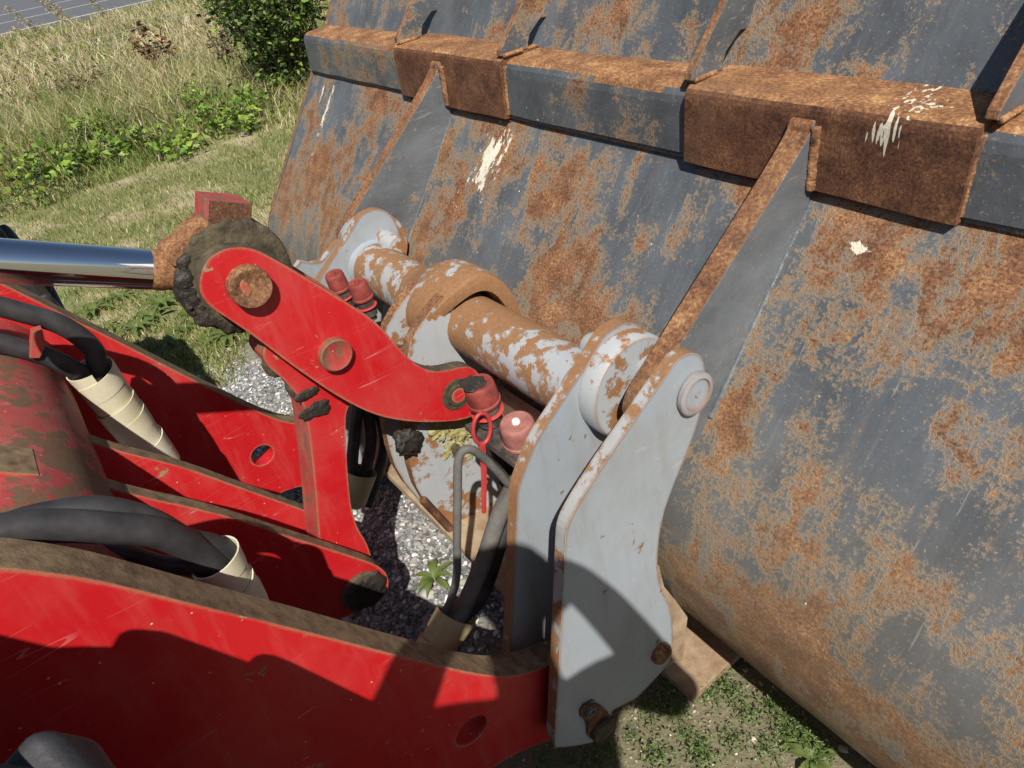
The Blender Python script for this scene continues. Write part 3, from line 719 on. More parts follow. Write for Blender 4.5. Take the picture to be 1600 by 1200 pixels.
def grease_ring(name, c, r, a0, a1, sx, sr, mt, seed):
    """crusted band of old grease round an eye: an arc-shaped lump with a torn outline"""
    V, Fc = [], []; na, nb = 120, 14
    for i in range(na+1):
        t = i/na; a = math.radians(a0+(a1-a0)*t); env = min(1, 6*t, 6*(1-t))**.5+.02
        for k in range(nb):
            b = 2*math.pi*k/nb; q = Vector((math.cos(a)*3+seed, math.sin(a)*3, b))
            w_ = 1+.55*mnoise.fractal(Vector((math.cos(a)*r*45, math.sin(a)*r*45, math.cos(b)*1.2+seed)), .8, 2.1, 5)
            rr = r+sr*math.cos(b)*env*w_; V.append((c[0]+sx*math.sin(b)*env*w_, c[1]+rr*math.cos(a), c[2]+rr*math.sin(a)))
    for i in range(na):
        for k in range(nb): p_, q_ = i*nb+k, i*nb+(k+1) % nb; Fc.append((p_, q_, q_+nb, p_+nb))
    Fc += [tuple(range(nb-1, -1, -1)), tuple(range(na*nb, na*nb+nb))]
    return lp(mesh(name, V, Fc, mt, None, True))
ec = (XK-TK-.022, K1[0], K1[1])
grease_ring('grease_cake', (ec[0]+.012, ec[1], ec[2]), .089, 112, 330, .008, .017, 'grease', 3)
grease_ring('grease_cake', (ec[0]-.020, ec[1], ec[2]), .099, 140, 305, .030, .009, 'grease', 5)
grease_ring('grease_cake', (ec[0]+.010, ec[1], ec[2]), .092, 15, 140, .007, .012, 'mud', 8)
# ------------------------------------------------------------------ hoses
def wrap(name, a, b, r, pitch, turns, mt, parent, gap=0.0, ph=0.0):
    """spiral protection band: a helical ribbon"""
    a, b = np.array(a, float), np.array(b, float); ax = nrm(b-a); u = nrm(np.cross(ax, [0, 0, 1.])); v_ = np.cross(ax, u)
    N = int(turns*28); V, Fc = [], []
    L = np.linalg.norm(b-a); wd = pitch*(1-gap)
    for i in range(N+1):
        th = 2*math.pi*i/28+ph; s = max(0, L*(i-14)/N)*(1-wd/L) 
        tilt = .0016*math.sin(th*.37)
        for (ds, dr) in ((0, .0012), (wd, -.0008), (wd, -.0035), (0, -.0015)):
            rr = r+dr+tilt; V.append(a+ax*(s+ds)+rr*(math.cos(th)*u+math.sin(th)*v_))
    for i in range(N):
        for k in range(4): p, q_ = i*4+k, i*4+(k+1) % 4; Fc.append((p, q_, q_+4, p+4))
    Fc += [(0, 1, 2, 3), tuple(N*4+k for k in (3, 2, 1, 0))]
    o = mesh(name, V, Fc, mt, None, True); md = o.modifiers.new('es', 'EDGE_SPLIT'); md.split_angle = math.radians(50)
    return lp(o)
XS = -1.66
wa, wb = np.array(atx((138, 574), XS)), np.array(atx((262, 738), XS))
wrap('hose_wrap', wa, wb, .046, .048, np.linalg.norm(wb-wa)/.048, 'sleeve', None, .04)
fa = nrm(wb-wa)
lp(sweep('hydraulic_hose', [atx((-200, 470), XS), atx((-40, 473), XS), atx((40, 490), XS), atx((100, 510), XS), atx((145, 545), XS), tuple(wa+fa*.05+np.array([0, .012, .01])), tuple(wb)], .021, 'rubber', None, 18))
lp(sweep('hydraulic_hose', [atx((-200, 500), XS+.02), atx((-30, 530), XS+.02), atx((60, 552), XS+.02), atx((110, 575), XS+.02), tuple(wa+fa*.04+np.array([0, -.014, -.008])), tuple(wb+np.array([0, -.014, -.01]))], .020, 'rubber', None, 18))
lp(plate('hose_clamp', YZ([(50, 520), (66, 515), (72, 540), (62, 560), (46, 560)], XS+.05), XS+.05, .03, ['red_old', 'red_old'], None))
XN = -.93
na_, nb_ = np.array(atx((338, 876), XN)), np.array(atx((410, 990), XN))
wrap('hose_wrap', na_-nrm(nb_-na_)*.012, nb_, .037, .036, np.linalg.norm(nb_-na_)/.036, 'sleeve', None, .05, 2.6)
fn = nrm(nb_-na_)
lp(sweep('hydraulic_hose', [atx((-240, 850), XN+.03), atx((-60, 838), XN+.03), atx((60, 822), XN+.03), atx((170, 825), XN+.03), atx((262, 838), XN+.02), tuple(na_+fn*.03), tuple(nb_)], .0215, 'rubber', None, 18))
lp(sweep('hydraulic_hose', [atx((-240, 840), XN), atx((-40, 836), XN), atx((60, 810), XN), atx((150, 797), XN), atx((230, 813), XN), atx((290, 845), XN), tuple(na_+fn*.02+np.array([-.01, .016, .008])), tuple(nb_+np.array([-.01, .01, .01]))], .0195, 'rubber', None, 18))
lp(sweep('hydraulic_hose', [atx((60, 870), XN-.03), atx((180, 862), XN-.03), atx((250, 880), XN-.03), tuple(na_+fn*.02+np.array([0, -.012, -.012])), tuple(nb_+np.array([0, -.01, -.01]))], .013, 'rubber', None, 14))
XD = -.95
da, db = np.array(atx((716, 956), XD)), np.array(atx((650, 1062), XD))
wrap('hose_wrap', da, db, .042, .046, np.linalg.norm(db-da)/.046, 'sleeve_old', None, .04)
fd = nrm(db-da)
inn = lambda k: tuple(da+fd*.05+np.array(k)); low = lambda k: tuple(db+np.array(k))
lp(sweep('hydraulic_hose', [low((0, .0, 0)), inn((.012, .0, .0)), atx((733, 930), XD), atx((758, 870), XD), atx((780, 805), XD), atx((806, 755), XD), atx((824, 728), XD), tuple(np.array(cp2)-np.array(AX)*.05)], .0185, 'rubber_grey', None, 18))
lp(sweep('hydraulic_hose', [low((0, .012, .01)), inn((.0, .018, .006)), atx((750, 930), XD-.03), atx((778, 850), XD-.04), atx((795, 790), XD-.05), atx((790, 740), XD-.05), tuple(np.array(cp1)-np.array(AX)*.05)], .020, 'rubber', None, 18))
lp(sweep('hydraulic_hose', [low((0, -.02, 0)), inn((-.015, -.016, .0)), atx((711, 915), XD), atx((714, 840), XD), atx((715, 760), XD), atx((716, 722), XD), atx((724, 704), XD), atx((740, 704), XD), atx((765, 724), XD), atx((795, 757), XD), atx((822, 790), XD-.02)], .0085, 'rubber_grey', None, 14))
# far-side hoses in the shade under the crank
for k, (a, b, c) in enumerate((((575, 640), (578, 700), (560, 780)), ((592, 640), (600, 700), (575, 790)), ((560, 630), (552, 700), (548, 760)))):
    lp(sweep('hydraulic_hose', [atx(a, -1.62), atx(b, -1.62), atx(c, -1.60)], .017, 'rubber', None, 12))
wrap('hose_wrap', atx((566, 735), -1.6), atx((545, 800), -1.6), .042, .04, 3, 'sleeve_old', None, .04)
# ------------------------------------------------------------------ front wheels
LUGPH = .03
def tyre(xc, wd, yc, zc, R):
    prof_ = [(-wd/2, R*.55), (-wd/2-.01, R*.75), (-wd/2, R*.90), (-wd*.47, R*.975), (0, R*.983), (wd*.47, R*.975), (wd/2, R*.90), (wd/2+.01, R*.75), (wd/2, R*.55)]
    t = lp(lathe('tyre', (xc, yc, zc), (1, 0, 0), prof_, 'tyre', None, 96))
    lathe('rim', (xc, yc, zc), (1, 0, 0), [(-wd*.46, R*.56), (-wd*.40, R*.50), (-wd*.1, R*.46), (-wd*.08, R*.12), (wd*.08, R*.12), (wd*.1, R*.46), (wd*.40, R*.50), (wd*.46, R*.56)], 'red_old', t, 48)
    N = 27
    for k in range(2*N):
        s = 1 if k % 2 else -1; a = 2*math.pi*(k+.15)/(2*N)+LUGPH
        V, Fc = [], []
        for (u, wv) in ((0.02, .5), (.5, .42), (1.03, .62)):      # from the middle to the shoulder, swept back
            xx = xc+s*wd*.5*u; da_ = .17*u
            for (rr, hw) in ((R*.90 if u > .9 else R*.93, wv*.115), (R, wv*.10)):
                for sd in (-1, 1):
                    an = a+da_+sd*hw*.55; V.append((xx, yc+rr*math.cos(an), zc+rr*math.sin(an)))
        for i in range(2):
            b = i*4; Fc += [(b, b+4, b+6, b+2), (b+1, b+3, b+7, b+5), (b+2, b+6, b+7, b+3), (b, b+1, b+5, b+4)]
        Fc += [(0, 2, 3, 1), (8, 9, 11, 10)]
        lg = mesh('tread_lug', V, Fc, 'tyre', t, True); bevel(lg, .014, 4, 40)
TYR = (-.215, .49, -.885, .815, .815)
tyre(*TYR); tyre(mirx(TYR[0]), *TYR[1:])
#@@MACHINE_END
# ------------------------------------------------------------------ plants, stones
def fast_mesh(name, V, T, mat, tint=None, parent=None, smooth=False):
    me = bpy.data.meshes.new(name); V = np.asarray(V, np.float32); T = np.asarray(T, np.int32)
    me.vertices.add(len(V)); me.vertices.foreach_set('co', V.ravel())
    me.loops.add(T.size); me.loops.foreach_set('vertex_index', T.ravel())
    me.polygons.add(len(T)); me.polygons.foreach_set('loop_start', np.arange(0, T.size, T.shape[1], dtype=np.int32))
    if tint is not None:
        a = me.attributes.new('tint', 'FLOAT_COLOR', 'POINT')
        a.data.foreach_set('color', np.concatenate([tint, np.ones((len(tint), 1))], 1).astype(np.float32).ravel())
    me.materials.append(MAT[mat]); me.update(calc_edges=True); me.validate()
    if smooth: me.polygons.foreach_set('use_smooth', np.ones(len(T), bool))
    return link(bpy.data.objects.new(name, me), parent)
def blades(P, h, wd, lean, cols, rng, seg=1):
    n = len(P); az = rng.uniform(0, 2*np.pi, n); wz = rng.uniform(0, 2*np.pi, n)
    h = np.broadcast_to(h, n); L = lean*h*rng.uniform(.2, 1.3, n)
    wv = np.stack([np.cos(az), np.sin(az), 0*az], 1)*(wd*rng.uniform(.6, 1.3, n)/2)[:, None]
    dv = np.stack([np.cos(wz), np.sin(wz), 0*az], 1)
    up = np.zeros((n, 3)); up[:, 2] = 1
    mid = P+up*(h*.6)[:, None]+dv*(L*.35)[:, None]; tip = P+up*(h*rng.uniform(.82, 1, n))[:, None]+dv*L[:, None]
    V = np.stack([P-wv, P+wv, mid-wv*.75, mid+wv*.75, tip], 1).reshape(-1, 3)
    b = (np.arange(n)*5)[:, None]
    T = np.concatenate([b+np.array([0, 1, 3]), b+np.array([0, 3, 2]), b+np.array([2, 3, 4])], 1).reshape(-1, 3)
    return V, T, np.repeat(cols, 5, 0)
def pick(cols, n, rng, jit=.25):
    c = np.array(cols)[rng.integers(0, len(cols), n)]
    return np.clip(c*rng.uniform(1-jit, 1+jit, (n, 1))*rng.uniform(.93, 1.07, (n, 3)), 0, 1)
def nz2(P, s, k=0): return np.array([mnoise.noise(Vector((p[0]*s, p[1]*s, k))) for p in P])
GREEN = [(.19, .25, .055), (.24, .30, .08), (.14, .20, .045), (.30, .32, .12)]
STRAW = [(.46, .39, .20), (.58, .50, .29), (.37, .31, .15), (.62, .56, .37)]
def wedge(n, x0, x1, rng, y0=(-.30, -.9), y1=(.46, .9)):
    x = rng.uniform(x0, x1, n); a = -x*y0[0]*-1+y0[1]; lo = x*-y0[0]; 
    lo = -(-x*abs(y0[0]))+0*x if False else -(abs(y0[0])*-x)*1.0
    lo = -abs(y0[0])*(-x)+y0[1]; hi = y1[0]*(-x)+y1[1]
    return np.stack([x, rng.uniform(0, 1, n)*(hi-lo)+lo, 0*x], 1)
rng = np.random.default_rng(5)
# short lawn with bald patches
P = np.concatenate([wedge(70000, -7.8, -3.05, rng, (-.12, -.6), (.42, .5)), wedge(26000, -4.6, -3.0, rng, (-.05, -.5), (.30, .3))])
dn = nz2(P, 1.3, 2)+.6*nz2(P, 4.5, 7); edge_ = np.clip((-P[:, 0]-3.15+.45*nz2(P, 2.2, 9))/.35, 0, 1)
keep = (rng.random(len(P)) < np.clip(.62+.95*dn, .04, 1)*edge_); P = P[keep]
cols = pick(GREEN+GREEN[:3]+STRAW[:2], len(P), rng); V, T, t = blades(P, rng.uniform(.018, .062, len(P)), .0052, .9, cols, rng)
tag(fast_mesh('lawn_grass', V, T, 'grass', t), 'short patchy mown lawn with bald dry spots', 'grass', kind='stuff')
# rough dry grass along the fence, and the meadow beyond it
P = wedge(46000, -13.2, -7.3, rng, (-.16, -.5), (.46, .4)); P[:, 0] += .5*nz2(P, .9, 3)
dn = nz2(P, .8, 4); P = P[rng.random(len(P)) < np.clip(.65+.9*dn, .15, 1)]
k = np.clip((-P[:, 0]-7.2)/1.6, .25, 1)
isg = rng.random(len(P)) < np.clip(.58+.8*nz2(P, .7, 8), .15, .95)
cols = np.where(isg[:, None], pick(GREEN, len(P), rng), pick(STRAW, len(P), rng))
V, T, t = blades(P, rng.uniform(.10, .52, len(P))*k, .010, .9, cols, rng)
tag(fast_mesh('rough_grass', V, T, 'grass', t), 'uncut straw-coloured grass in front of the wire fence', 'grass', kind='stuff')
P = wedge(42000, -32, -12.8, rng, (-.14, -.5), (.46, .0)); P = P[rng.random(len(P)) < np.clip(.7+.8*nz2(P, .35, 1), .2, 1)]
isg = rng.random(len(P)) < np.clip(.34+.8*nz2(P, .3, 6), .08, .8)
cols = np.where(isg[:, None], pick(GREEN, len(P), rng), pick(STRAW, len(P), rng))
V, T, t = blades(P, rng.uniform(.10, .40, len(P)), .026, .9, cols, rng)
tag(fast_mesh('meadow_grass', V, T, 'grass', t), 'dry yellow meadow grass between fence and road', 'grass', kind='stuff')
# leafy plants
def leaves(Pc, size, cols, rng, up=.5, asp=.55):
    n = len(Pc); d = rng.normal(size=(n, 3)); d[:, 2] = d[:, 2]*.5+.1; d /= np.linalg.norm(d, axis=1)[:, None]
    nn = rng.normal(size=(n, 3))*.6+np.array([.25, -.15, up+.5]); s = np.cross(d, nn); s /= np.linalg.norm(s, axis=1)[:, None]+1e-6
    nn = np.cross(s, d); sz = (size*rng.uniform(.55, 1.25, n))[:, None]
    b = Pc; tip = Pc+d*sz-nn*sz*.12; L = Pc+d*sz*.45+s*sz*asp*.5+nn*sz*.08; R_ = Pc+d*sz*.45-s*sz*asp*.5+nn*sz*.08
    V = np.stack([b, L, R_, tip], 1).reshape(-1, 3); k = (np.arange(n)*4)[:, None]
    T = np.concatenate([k+np.array([0, 1, 3]), k+np.array([0, 3, 2])], 1).reshape(-1, 3)
    return V, T, np.repeat(cols, 4, 0)
def stems(paths, r):
    V, T = [], []
    for pth, rr in zip(paths, r):
        pth = catmull(pth, 4); o = len(V); m = len(pth)
        for i, p in enumerate(pth):
            q = rr*(1-.75*i/(m-1))
            for k in range(4): a = k*math.pi/2; V.append((p[0]+q*math.cos(a), p[1]+q*math.sin(a), p[2]))
        for i in range(m-1):
            for k in range(4):
                a, b = o+i*4+k, o+i*4+(k+1) % 4; T += [(a, b, b+4), (a, b+4, a+4)]
    return np.array(V), np.array(T)
def shrub(name, label, cat, loc, rad, hgt, nst, nlf, size, cols, seed, group=None, bark='bark'):
    r = np.random.default_rng(seed); e = empty(name, label, cat, loc, group); paths, rr, Pl = [], [], []
    for i in range(nst):
        a = r.uniform(0, 2*np.pi); q = rad*math.sqrt(r.uniform(.02, 1)); hh = hgt*r.uniform(.55, 1)*(1-.35*(q/rad)**2)
        tipp = np.array([q*math.cos(a), q*math.sin(a), hh]); b = np.array([q*.15*math.cos(a), q*.15*math.sin(a), 0])
        mid = (b+tipp)/2+np.array([*r.normal(0, rad*.10, 2), hh*.12]); paths.append([b, mid, tipp]); rr.append(.004+.004*hgt)
        k = nlf//nst; tt = r.beta(2.2, 1.2, k)[:, None]
        c = (1-tt)**2*b+2*tt*(1-tt)*mid+tt*tt*tipp
        Pl.append(c+r.normal(0, 1, (k, 3))*np.array([rad, rad, hgt*.5])*.11)
    Pl = np.concatenate(Pl); Pl[:, 2] = np.maximum(Pl[:, 2], .01)
    V, T = stems(paths, rr); fast_mesh('trunk' if cat == 'bush' else 'stem', V, T, bark, None, e)
    cl = pick(cols, len(Pl), r, .35); V, T, t = leaves(Pl, size, cl, r)
    fast_mesh('crown' if cat == 'bush' else 'leaf_mass', V, T, 'leaf', t, e)['kind'] = 'stuff'
    return e
DARK = [(.06, .105, .028), (.09, .145, .04), (.045, .080, .022), (.14, .19, .06)]
LIME = [(.19, .31, .04), (.26, .38, .06), (.13, .23, .03), (.31, .39, .10)]
REDL = [(.22, .075, .03), (.16, .06, .03), (.10, .09, .03), (.26, .12, .05)]
BROWN = [(.10, .065, .04), (.16, .11, .065), (.07, .05, .03)]
b0 = atz((452, 150))
shrub('leafy_bush', 'tall dark green bush beside the far end of the rusty bucket', 'bush', (b0[0], b0[1]+.05, 0), .78, 2.2, 80, 6500, .075, DARK+LIME[:1], 1)
b1 = atz((400, 70)); shrub('leafy_bush', 'slender loose bush by the wire fence left of the dark bush', 'bush', (b1[0], b1[1], 0), .55, 1.7, 30, 1700, .08, DARK+LIME[:1], 2)
bram = [(330, 205, .5, .45), (360, 185, .5, .4), (90, 240, .6, .5), (180, 215, .5, .55), (30, 290, .6, .6), (395, 190, .4, .35), (318, 190, .55, .50), (345, 165, .5, .6), (385, 172, .45, .4), (240, 220, .6, .45), (200, 235, .5, .4), (110, 262, .55, .45), (60, 300, .6, .55), (160, 200, .6, .6), (275, 235, .4, .3), (425, 150, .5, .5), (140, 250, .5, .35), (300, 160, .5, .5)]
for i, (x, y, r_, h_) in enumerate(bram):
    p = atz((x, y+14)); shrub('bramble', 'low lime-green bramble clump sprawling in the rough grass', 'bramble', (p[0], p[1], 0), r_*.85, h_*.8, 9, 130, .085, LIME+LIME+DARK[:2], 100+i, 'brambles in the rough grass')
p = atz((262, 120)); shrub('red_leaved_weed', 'upright weed with reddish brown leaves near the wire fence', 'weed', (p[0], p[1], 0), .28, 1.0, 9, 200, .11, REDL, 201)
p = atz((370, 125)); shrub('withered_dock', 'withered brown dock stalk near the dark bush', 'weed', (p[0], p[1], 0), .22, .85, 8, 240, .07, BROWN, 202)
p = atz((135, 165)); shrub('withered_umbel', 'dark withered seed heads standing in the dry grass', 'weed', (p[0], p[1], 0), .45, .75, 14, 260, .06, BROWN, 203)
# tall grass stalks with seed heads
for i, (bx, by, hx, hy) in enumerate([(120, 300, 0, 0), (95, 285, 0, 0), (150, 270, 0, 0), (230, 250, 0, 0), (255, 235, 0, 0), (285, 225, 0, 0), (180, 255, 0, 0), (270, 215, 0, 0), (70, 300, 0, 0), (50, 310, 0, 0), (205, 240, 0, 0), (40, 330, 0, 0), (310, 205, 0, 0), (130, 260, 0, 0)]):
    p = atz((bx, by)); r = np.random.default_rng(300+i); hh = 1.15+.4*r.random()
    # lean sideways along the fence line
    e = empty('grass_stalk', 'tall dry grass stalk with a pale feathery seed head', 'grass stalk', p, 'tall grass stalks by the fence')
    ly_ = -.35-.35*r.random(); pth = [(0, 0, 0), (.05, ly_*.35, hh*.55), (.1, ly_, hh)]
    V, T = stems([pth], [.0065]); fast_mesh('stem', V, T, 'grass', np.tile([[.40, .33, .17]], (len(V), 1)), e)
    q = np.array(pth[-1]); dirv = nrm(np.array(pth[2])-np.array(pth[1])); k = 110
    Pc = q+dirv*r.uniform(-.20, .10, (k, 1))+r.normal(0, .013, (k, 3)); V, T, t = leaves(Pc, .035, pick([(.50, .41, .24), (.42, .33, .18)], k, r), r, .2, .3)
    fast_mesh('seed_head', V, T, 'grass', t, e)['kind'] = 'stuff'
# stones: crushed gravel under the boom, fine pebbles in the soil
def stones(P, size, cols, rng, flat=.6):
    t = (1+5**.5)/2
    I = np.array([(-1, t, 0), (1, t, 0), (-1, -t, 0), (1, -t, 0), (0, -1, t), (0, 1, t), (0, -1, -t), (0, 1, -t), (t, 0, -1), (t, 0, 1), (-t, 0, -1), (-t, 0, 1)], float)/1.9
    Ft = np.array([(0, 11, 5), (0, 5, 1), (0, 1, 7), (0, 7, 10), (0, 10, 11), (1, 5, 9), (5, 11, 4), (11, 10, 2), (10, 7, 6), (7, 1, 8), (3, 9, 4), (3, 4, 2), (3, 2, 6), (3, 6, 8), (3, 8, 9), (4, 9, 5), (2, 4, 11), (6, 2, 10), (8, 6, 7), (9, 8, 1)])
    n = len(P); base = I[None]*rng.uniform(.55, 1.25, (n, 12, 1)); sc = rng.uniform(.55, 1.2, (n, 1, 3)); base = base*sc
    a = rng.uniform(0, 2*np.pi, n); ca, sa = np.cos(a)[:, None], np.sin(a)[:, None]
    x, y, z = base[..., 0], base[..., 1], base[..., 2]*flat; tl = rng.normal(0, .3, (n, 1)); z = z+x*tl
    V = np.stack([x*ca-y*sa, x*sa+y*ca, z], -1)*size[:, None, None]+P[:, None, :]
    T = (np.arange(n)*12)[:, None, None]+Ft[None]
    return V.reshape(-1, 3), T.reshape(-1, 3), np.repeat(cols, 12, 0)
g = G('crushed_stone'); v = g.co(); a = g.attr('tint')
MAT['stone'] = g.fin(g.mix(g.noise(v, 120, 3, .6), a.outputs['Color'], (.5, .5, .5), 'OVERLAY'), .85, 0, g.bump(g.noise(v, 300, 3, .6), .3, .001))
def zs(P, lift): 
    P = P.copy(); P[:, 2] = [gz(p[0], p[1]) for p in P]; P[:, 2] += lift; return P
GREY = [(.26, .26, .26), (.38, .38, .37), (.17, .17, .17), (.52, .51, .49), (.31, .29, .26), (.64, .63, .60)]
P = np.stack([rng.uniform(-3.45, -.95, 21000), rng.uniform(-.45, 1.05, 21000), np.zeros(21000)], 1)
ed = np.clip((P[:, 0]+3.3+.45*nz2(P, 2.2, 9))/.3, 0, 1)*np.clip((-P[:, 0]-1.0)/.2, .12, 1); P = P[rng.random(len(P)) < ed]
sz = np.exp(rng.normal(math.log(.0062), .45, len(P))).clip(.0025, .022); P = zs(P, 0); P[:, 2] += sz*.25
V, T, t = stones(P, sz, pick(GREY, len(P), rng), rng)
tag(fast_mesh('gravel', V, T, 'stone', t), 'crushed pale grey gravel under the red boom', 'gravel', kind='stuff')
P = np.stack([rng.uniform(-1.15, .35, 9000), rng.uniform(.05, 1.35, 9000), np.zeros(9000)], 1)
sz = np.exp(rng.normal(math.log(.0028), .5, len(P))).clip(.001, .012); P = zs(P, 0); P[:, 2] += sz*.2
V, T, t = stones(P, sz, pick([(.34, .29, .21), (.22, .18, .12), (.48, .43, .35), (.16, .13, .09)], len(P), rng), rng)
tag(fast_mesh('pebbles', V, T, 'stone', t), 'small pebbles pressed into the bare soil by the bucket', 'pebbles', kind='stuff')
# low ground cover on the soil near the bucket
P = np.stack([rng.uniform(-1.1, .3, 9000), rng.uniform(.05, 1.2, 9000), np.zeros(9000)], 1)
dn = nz2(P, 5, 3)+.5*nz2(P, 14, 5); P = zs(P[rng.random(len(P)) < np.clip(dn*1.6-.10, 0, 1)], .001)
cl = pick([(.17, .21, .085), (.22, .26, .12), (.27, .27, .15), (.30, .25, .15)], len(P), rng, .35)
V, T, t = leaves(P+rng.uniform(0, 1, (len(P), 3))*np.array([0, 0, .010]), .011, cl, rng, .6, .45)
tag(fast_mesh('ground_cover', V, T, 'leaf', t), 'tiny creeping weeds spread over the soil by the bucket', 'ground cover', kind='stuff')
# separate weed tufts
def tuft(kind, seed):
    r = np.random.default_rng(seed)
    if kind == 0:       # feathery yarrow-like sprig
        k = 150; c = r.normal(0, .016, (k, 3)); c[:, 2] = np.abs(c[:, 2])*1.3+.002; V, T, t = leaves(c, .011, pick([(.15, .23, .07), (.21, .28, .11), (.11, .18, .05)], k, r), r, .5, .32)
    else:               # rosette of long leaves
        k = 11; a = np.linspace(0, 2*np.pi, k, False)+r.normal(0, .2, k); Vs, Ts = [], []
        for i in range(k):
            L = .068*r.uniform(.7, 1.25); dv = np.array([math.cos(a[i]), math.sin(a[i]), 0]); sv = np.array([-dv[1], dv[0], 0]); o = len(Vs)
            for j in range(6):
                u = j/5; wdt = .0085*math.sin(math.pi*min(1, u*.9+.08))**.8*(1+.2*math.sin(j*9)); c = dv*L*u+np.array([0, 0, .004+.075*u*(1.1-u)])
                Vs += [c-sv*wdt+np.array([0, 0, .003]), c, c+sv*wdt+np.array([0, 0, .003])]
            for j in range(5):
                for q in (0, 1): a_ = o+j*3+q; Ts += [(a_, a_+1, a_+4), (a_, a_+4, a_+3)]
        V, T = np.array(Vs), np.array(Ts); t = pick([(.14, .22, .05), (.17, .24, .07)], 1, r)[[0]*len(V)]
    return V, T, t
protos = {}
V, T, t = tuft(1, 401); protos[1] = fast_mesh('weed_rosette', V, T, 'leaf', t)
V, T, t = tuft(0, 400); e0 = bpy.data.objects.new('weed_sprig', None); e0.empty_display_size = .02; link(e0); protos[0] = e0
fast_mesh('leaf_mass', V, T, 'leaf', t, e0)['kind'] = 'stuff'
V, T = stems([[(0, 0, -.002), (a_*.5, b_*.5, .016), (a_, b_, .03)] for a_, b_ in ((.012, .004), (-.010, .008), (.002, -.014), (-.006, -.006))], [.0012]*4)
for k_ in range(4): pass
m4 = len(V)//4
for k_ in range(4):
    sel = (T[:, 0] >= k_*m4) & (T[:, 0] < (k_+1)*m4); fast_mesh('stem', V[k_*m4:(k_+1)*m4], T[sel]-k_*m4, 'bark', None, e0)
used = {0: False, 1: False}
def put(kd, px, sc, rot, label, cat, group=None):
    o = protos[kd] if not used[kd] else protos[kd].copy()
    if used[kd]:
        C.objects.link(o)
        for ch in list(protos[kd].children):
            c = ch.copy(); C.objects.link(c); c.parent = o
    used[kd] = True; p = atz(px); o.location = (p[0], p[1], gz(p[0], p[1])+.001); o.scale = (sc,)*3; o.rotation_euler = (0, 0, rot)
    for kk in ('label', 'category', 'group'):
        if kk in o.keys(): del o[kk]
    tag(o, label, cat, group)
put(1, (680, 908), 1.0, .3, 'light green leafy weed growing in gravel under the boom', 'weed')
put(1, (1268, 1190), .8, 1.2, 'broad bright green leaf weed at the foot of the bucket', 'weed')
put(1, (1240, 1165), .5, 2.2, 'small green leaf rosette in the bucket shadow edge', 'weed')
r = random.Random(9)
for px in [(1046, 1082), (1050, 1105), (1128, 1068), (1140, 1085), (1118, 1095), (1235, 1130), (1250, 1150), (1225, 1155), (1075, 1150), (1090, 1175), (1105, 1190), (1015, 1120), (990, 1160), (960, 1185), (1170, 1120), (1200, 1180), (1150, 1160), (1030, 1180), (890, 1190), (1285, 1185), (1060, 1125), (1262, 1170), (930, 1195), (850, 1195), (1100, 1085), (1210, 1105)]:
    put(0, (px[0]+r.uniform(-6, 6), px[1]+r.uniform(-6, 6)), r.uniform(.6, 1.25), r.uniform(0, 6), 'small feathery green weed sprig in the soil beside the bucket', 'weed', 'weed sprigs by the bucket')
for px in [(240, 500), (215, 520), (270, 540), (190, 470), (255, 480), (150, 490), (310, 500), (130, 440), (290, 520), (360, 530), (170, 515)]:
    put(1, px, r.uniform(1.1, 1.9), r.uniform(0, 6), 'broad-leaved plantain weed growing in the lawn edge', 'weed', 'plantains in the lawn')
# ------------------------------------------------------------------ wire fence
fence = empty('wire_fence', 'galvanised wire mesh fence standing between rough grass and meadow', 'fence', (-12.6, 2, 0))
def fp(o): sub_to(o, fence); return o
rf = np.random.default_rng(77)
for i, z in enumerate((.10, .20, .30, .40, .50, .59, .68, .77, .88, .99)):
    pts = [(-12.6+.02*rf.normal(), y, z+.014*rf.normal()) for y in np.arange(-4, 13, .42)]
    fp(sweep('wire', pts, .0042 if i == 7 else .0022, 'wire', None, 5, 3))
for y in np.arange(-3.8, 12.6, .42):
    fp(sweep('stay_wire', [(-12.6, y, .08), (-12.59, y+.02*rf.normal(), .5), (-12.6, y+.01, .995)], .0016, 'wire', None, 4, 2))
for y in (-3.6, 8.9):
    fp(lathe('post', (-12.62, y, -.1), (0, 0, 1), [(0, .06), (1.3, .055), (1.33, .04), (1.335, .001)], 'wood', None, 16))
# ------------------------------------------------------------------ the photographer, whose shadow falls on arm and plate
vd = nrm(np.array([_f[0], _f[1], 0])); rt = np.array([vd[1], -vd[0], 0])
def W(b, r_, z): return tuple(-vd*b+rt*r_+np.array([0, 0, z]))
g = G('person_clothes_and_skin'); v = g.co(); spz = g.t.nodes.new('ShaderNodeSeparateXYZ'); g.t.links.new(v, spz.inputs[0])
a = g.attr('tint'); MAT['person'] = g.fin(a.outputs['Color'], .8, 0, g.bump(g.noise(v, 60, 4, .6), .2, .003))
nodes, edges, rad, colr = [], [], [], []
def nd(p, r_, c, par=None):
    nodes.append(p); rad.append(r_); colr.append(c)
    if par is not None: edges.append((par, len(nodes)-1))
    return len(nodes)-1
SKIN, SHIRT, JEAN, SHOE = (.50, .30, .22), (.05, .06, .08), (.035, .05, .09), (.03, .025, .02)
pel = nd(W(.47, 0, .96), .150, JEAN); wst = nd(W(.43, 0, 1.16), .14, SHIRT, pel); che = nd(W(.37, 0, 1.42), .165, SHIRT, wst)
nk0 = nd(W(.31, 0, 1.60), .085, SHIRT, che); nk1 = nd(W(.27, 0, 1.68), .060, SKIN, nk0)
hd0 = nd(W(.23, 0, 1.74), .084, SKIN, nk1); hd1 = nd(W(.225, 0, 1.81), .096, SKIN, hd0); hd2 = nd(W(.235, 0, 1.87), .076, SKIN, hd1)
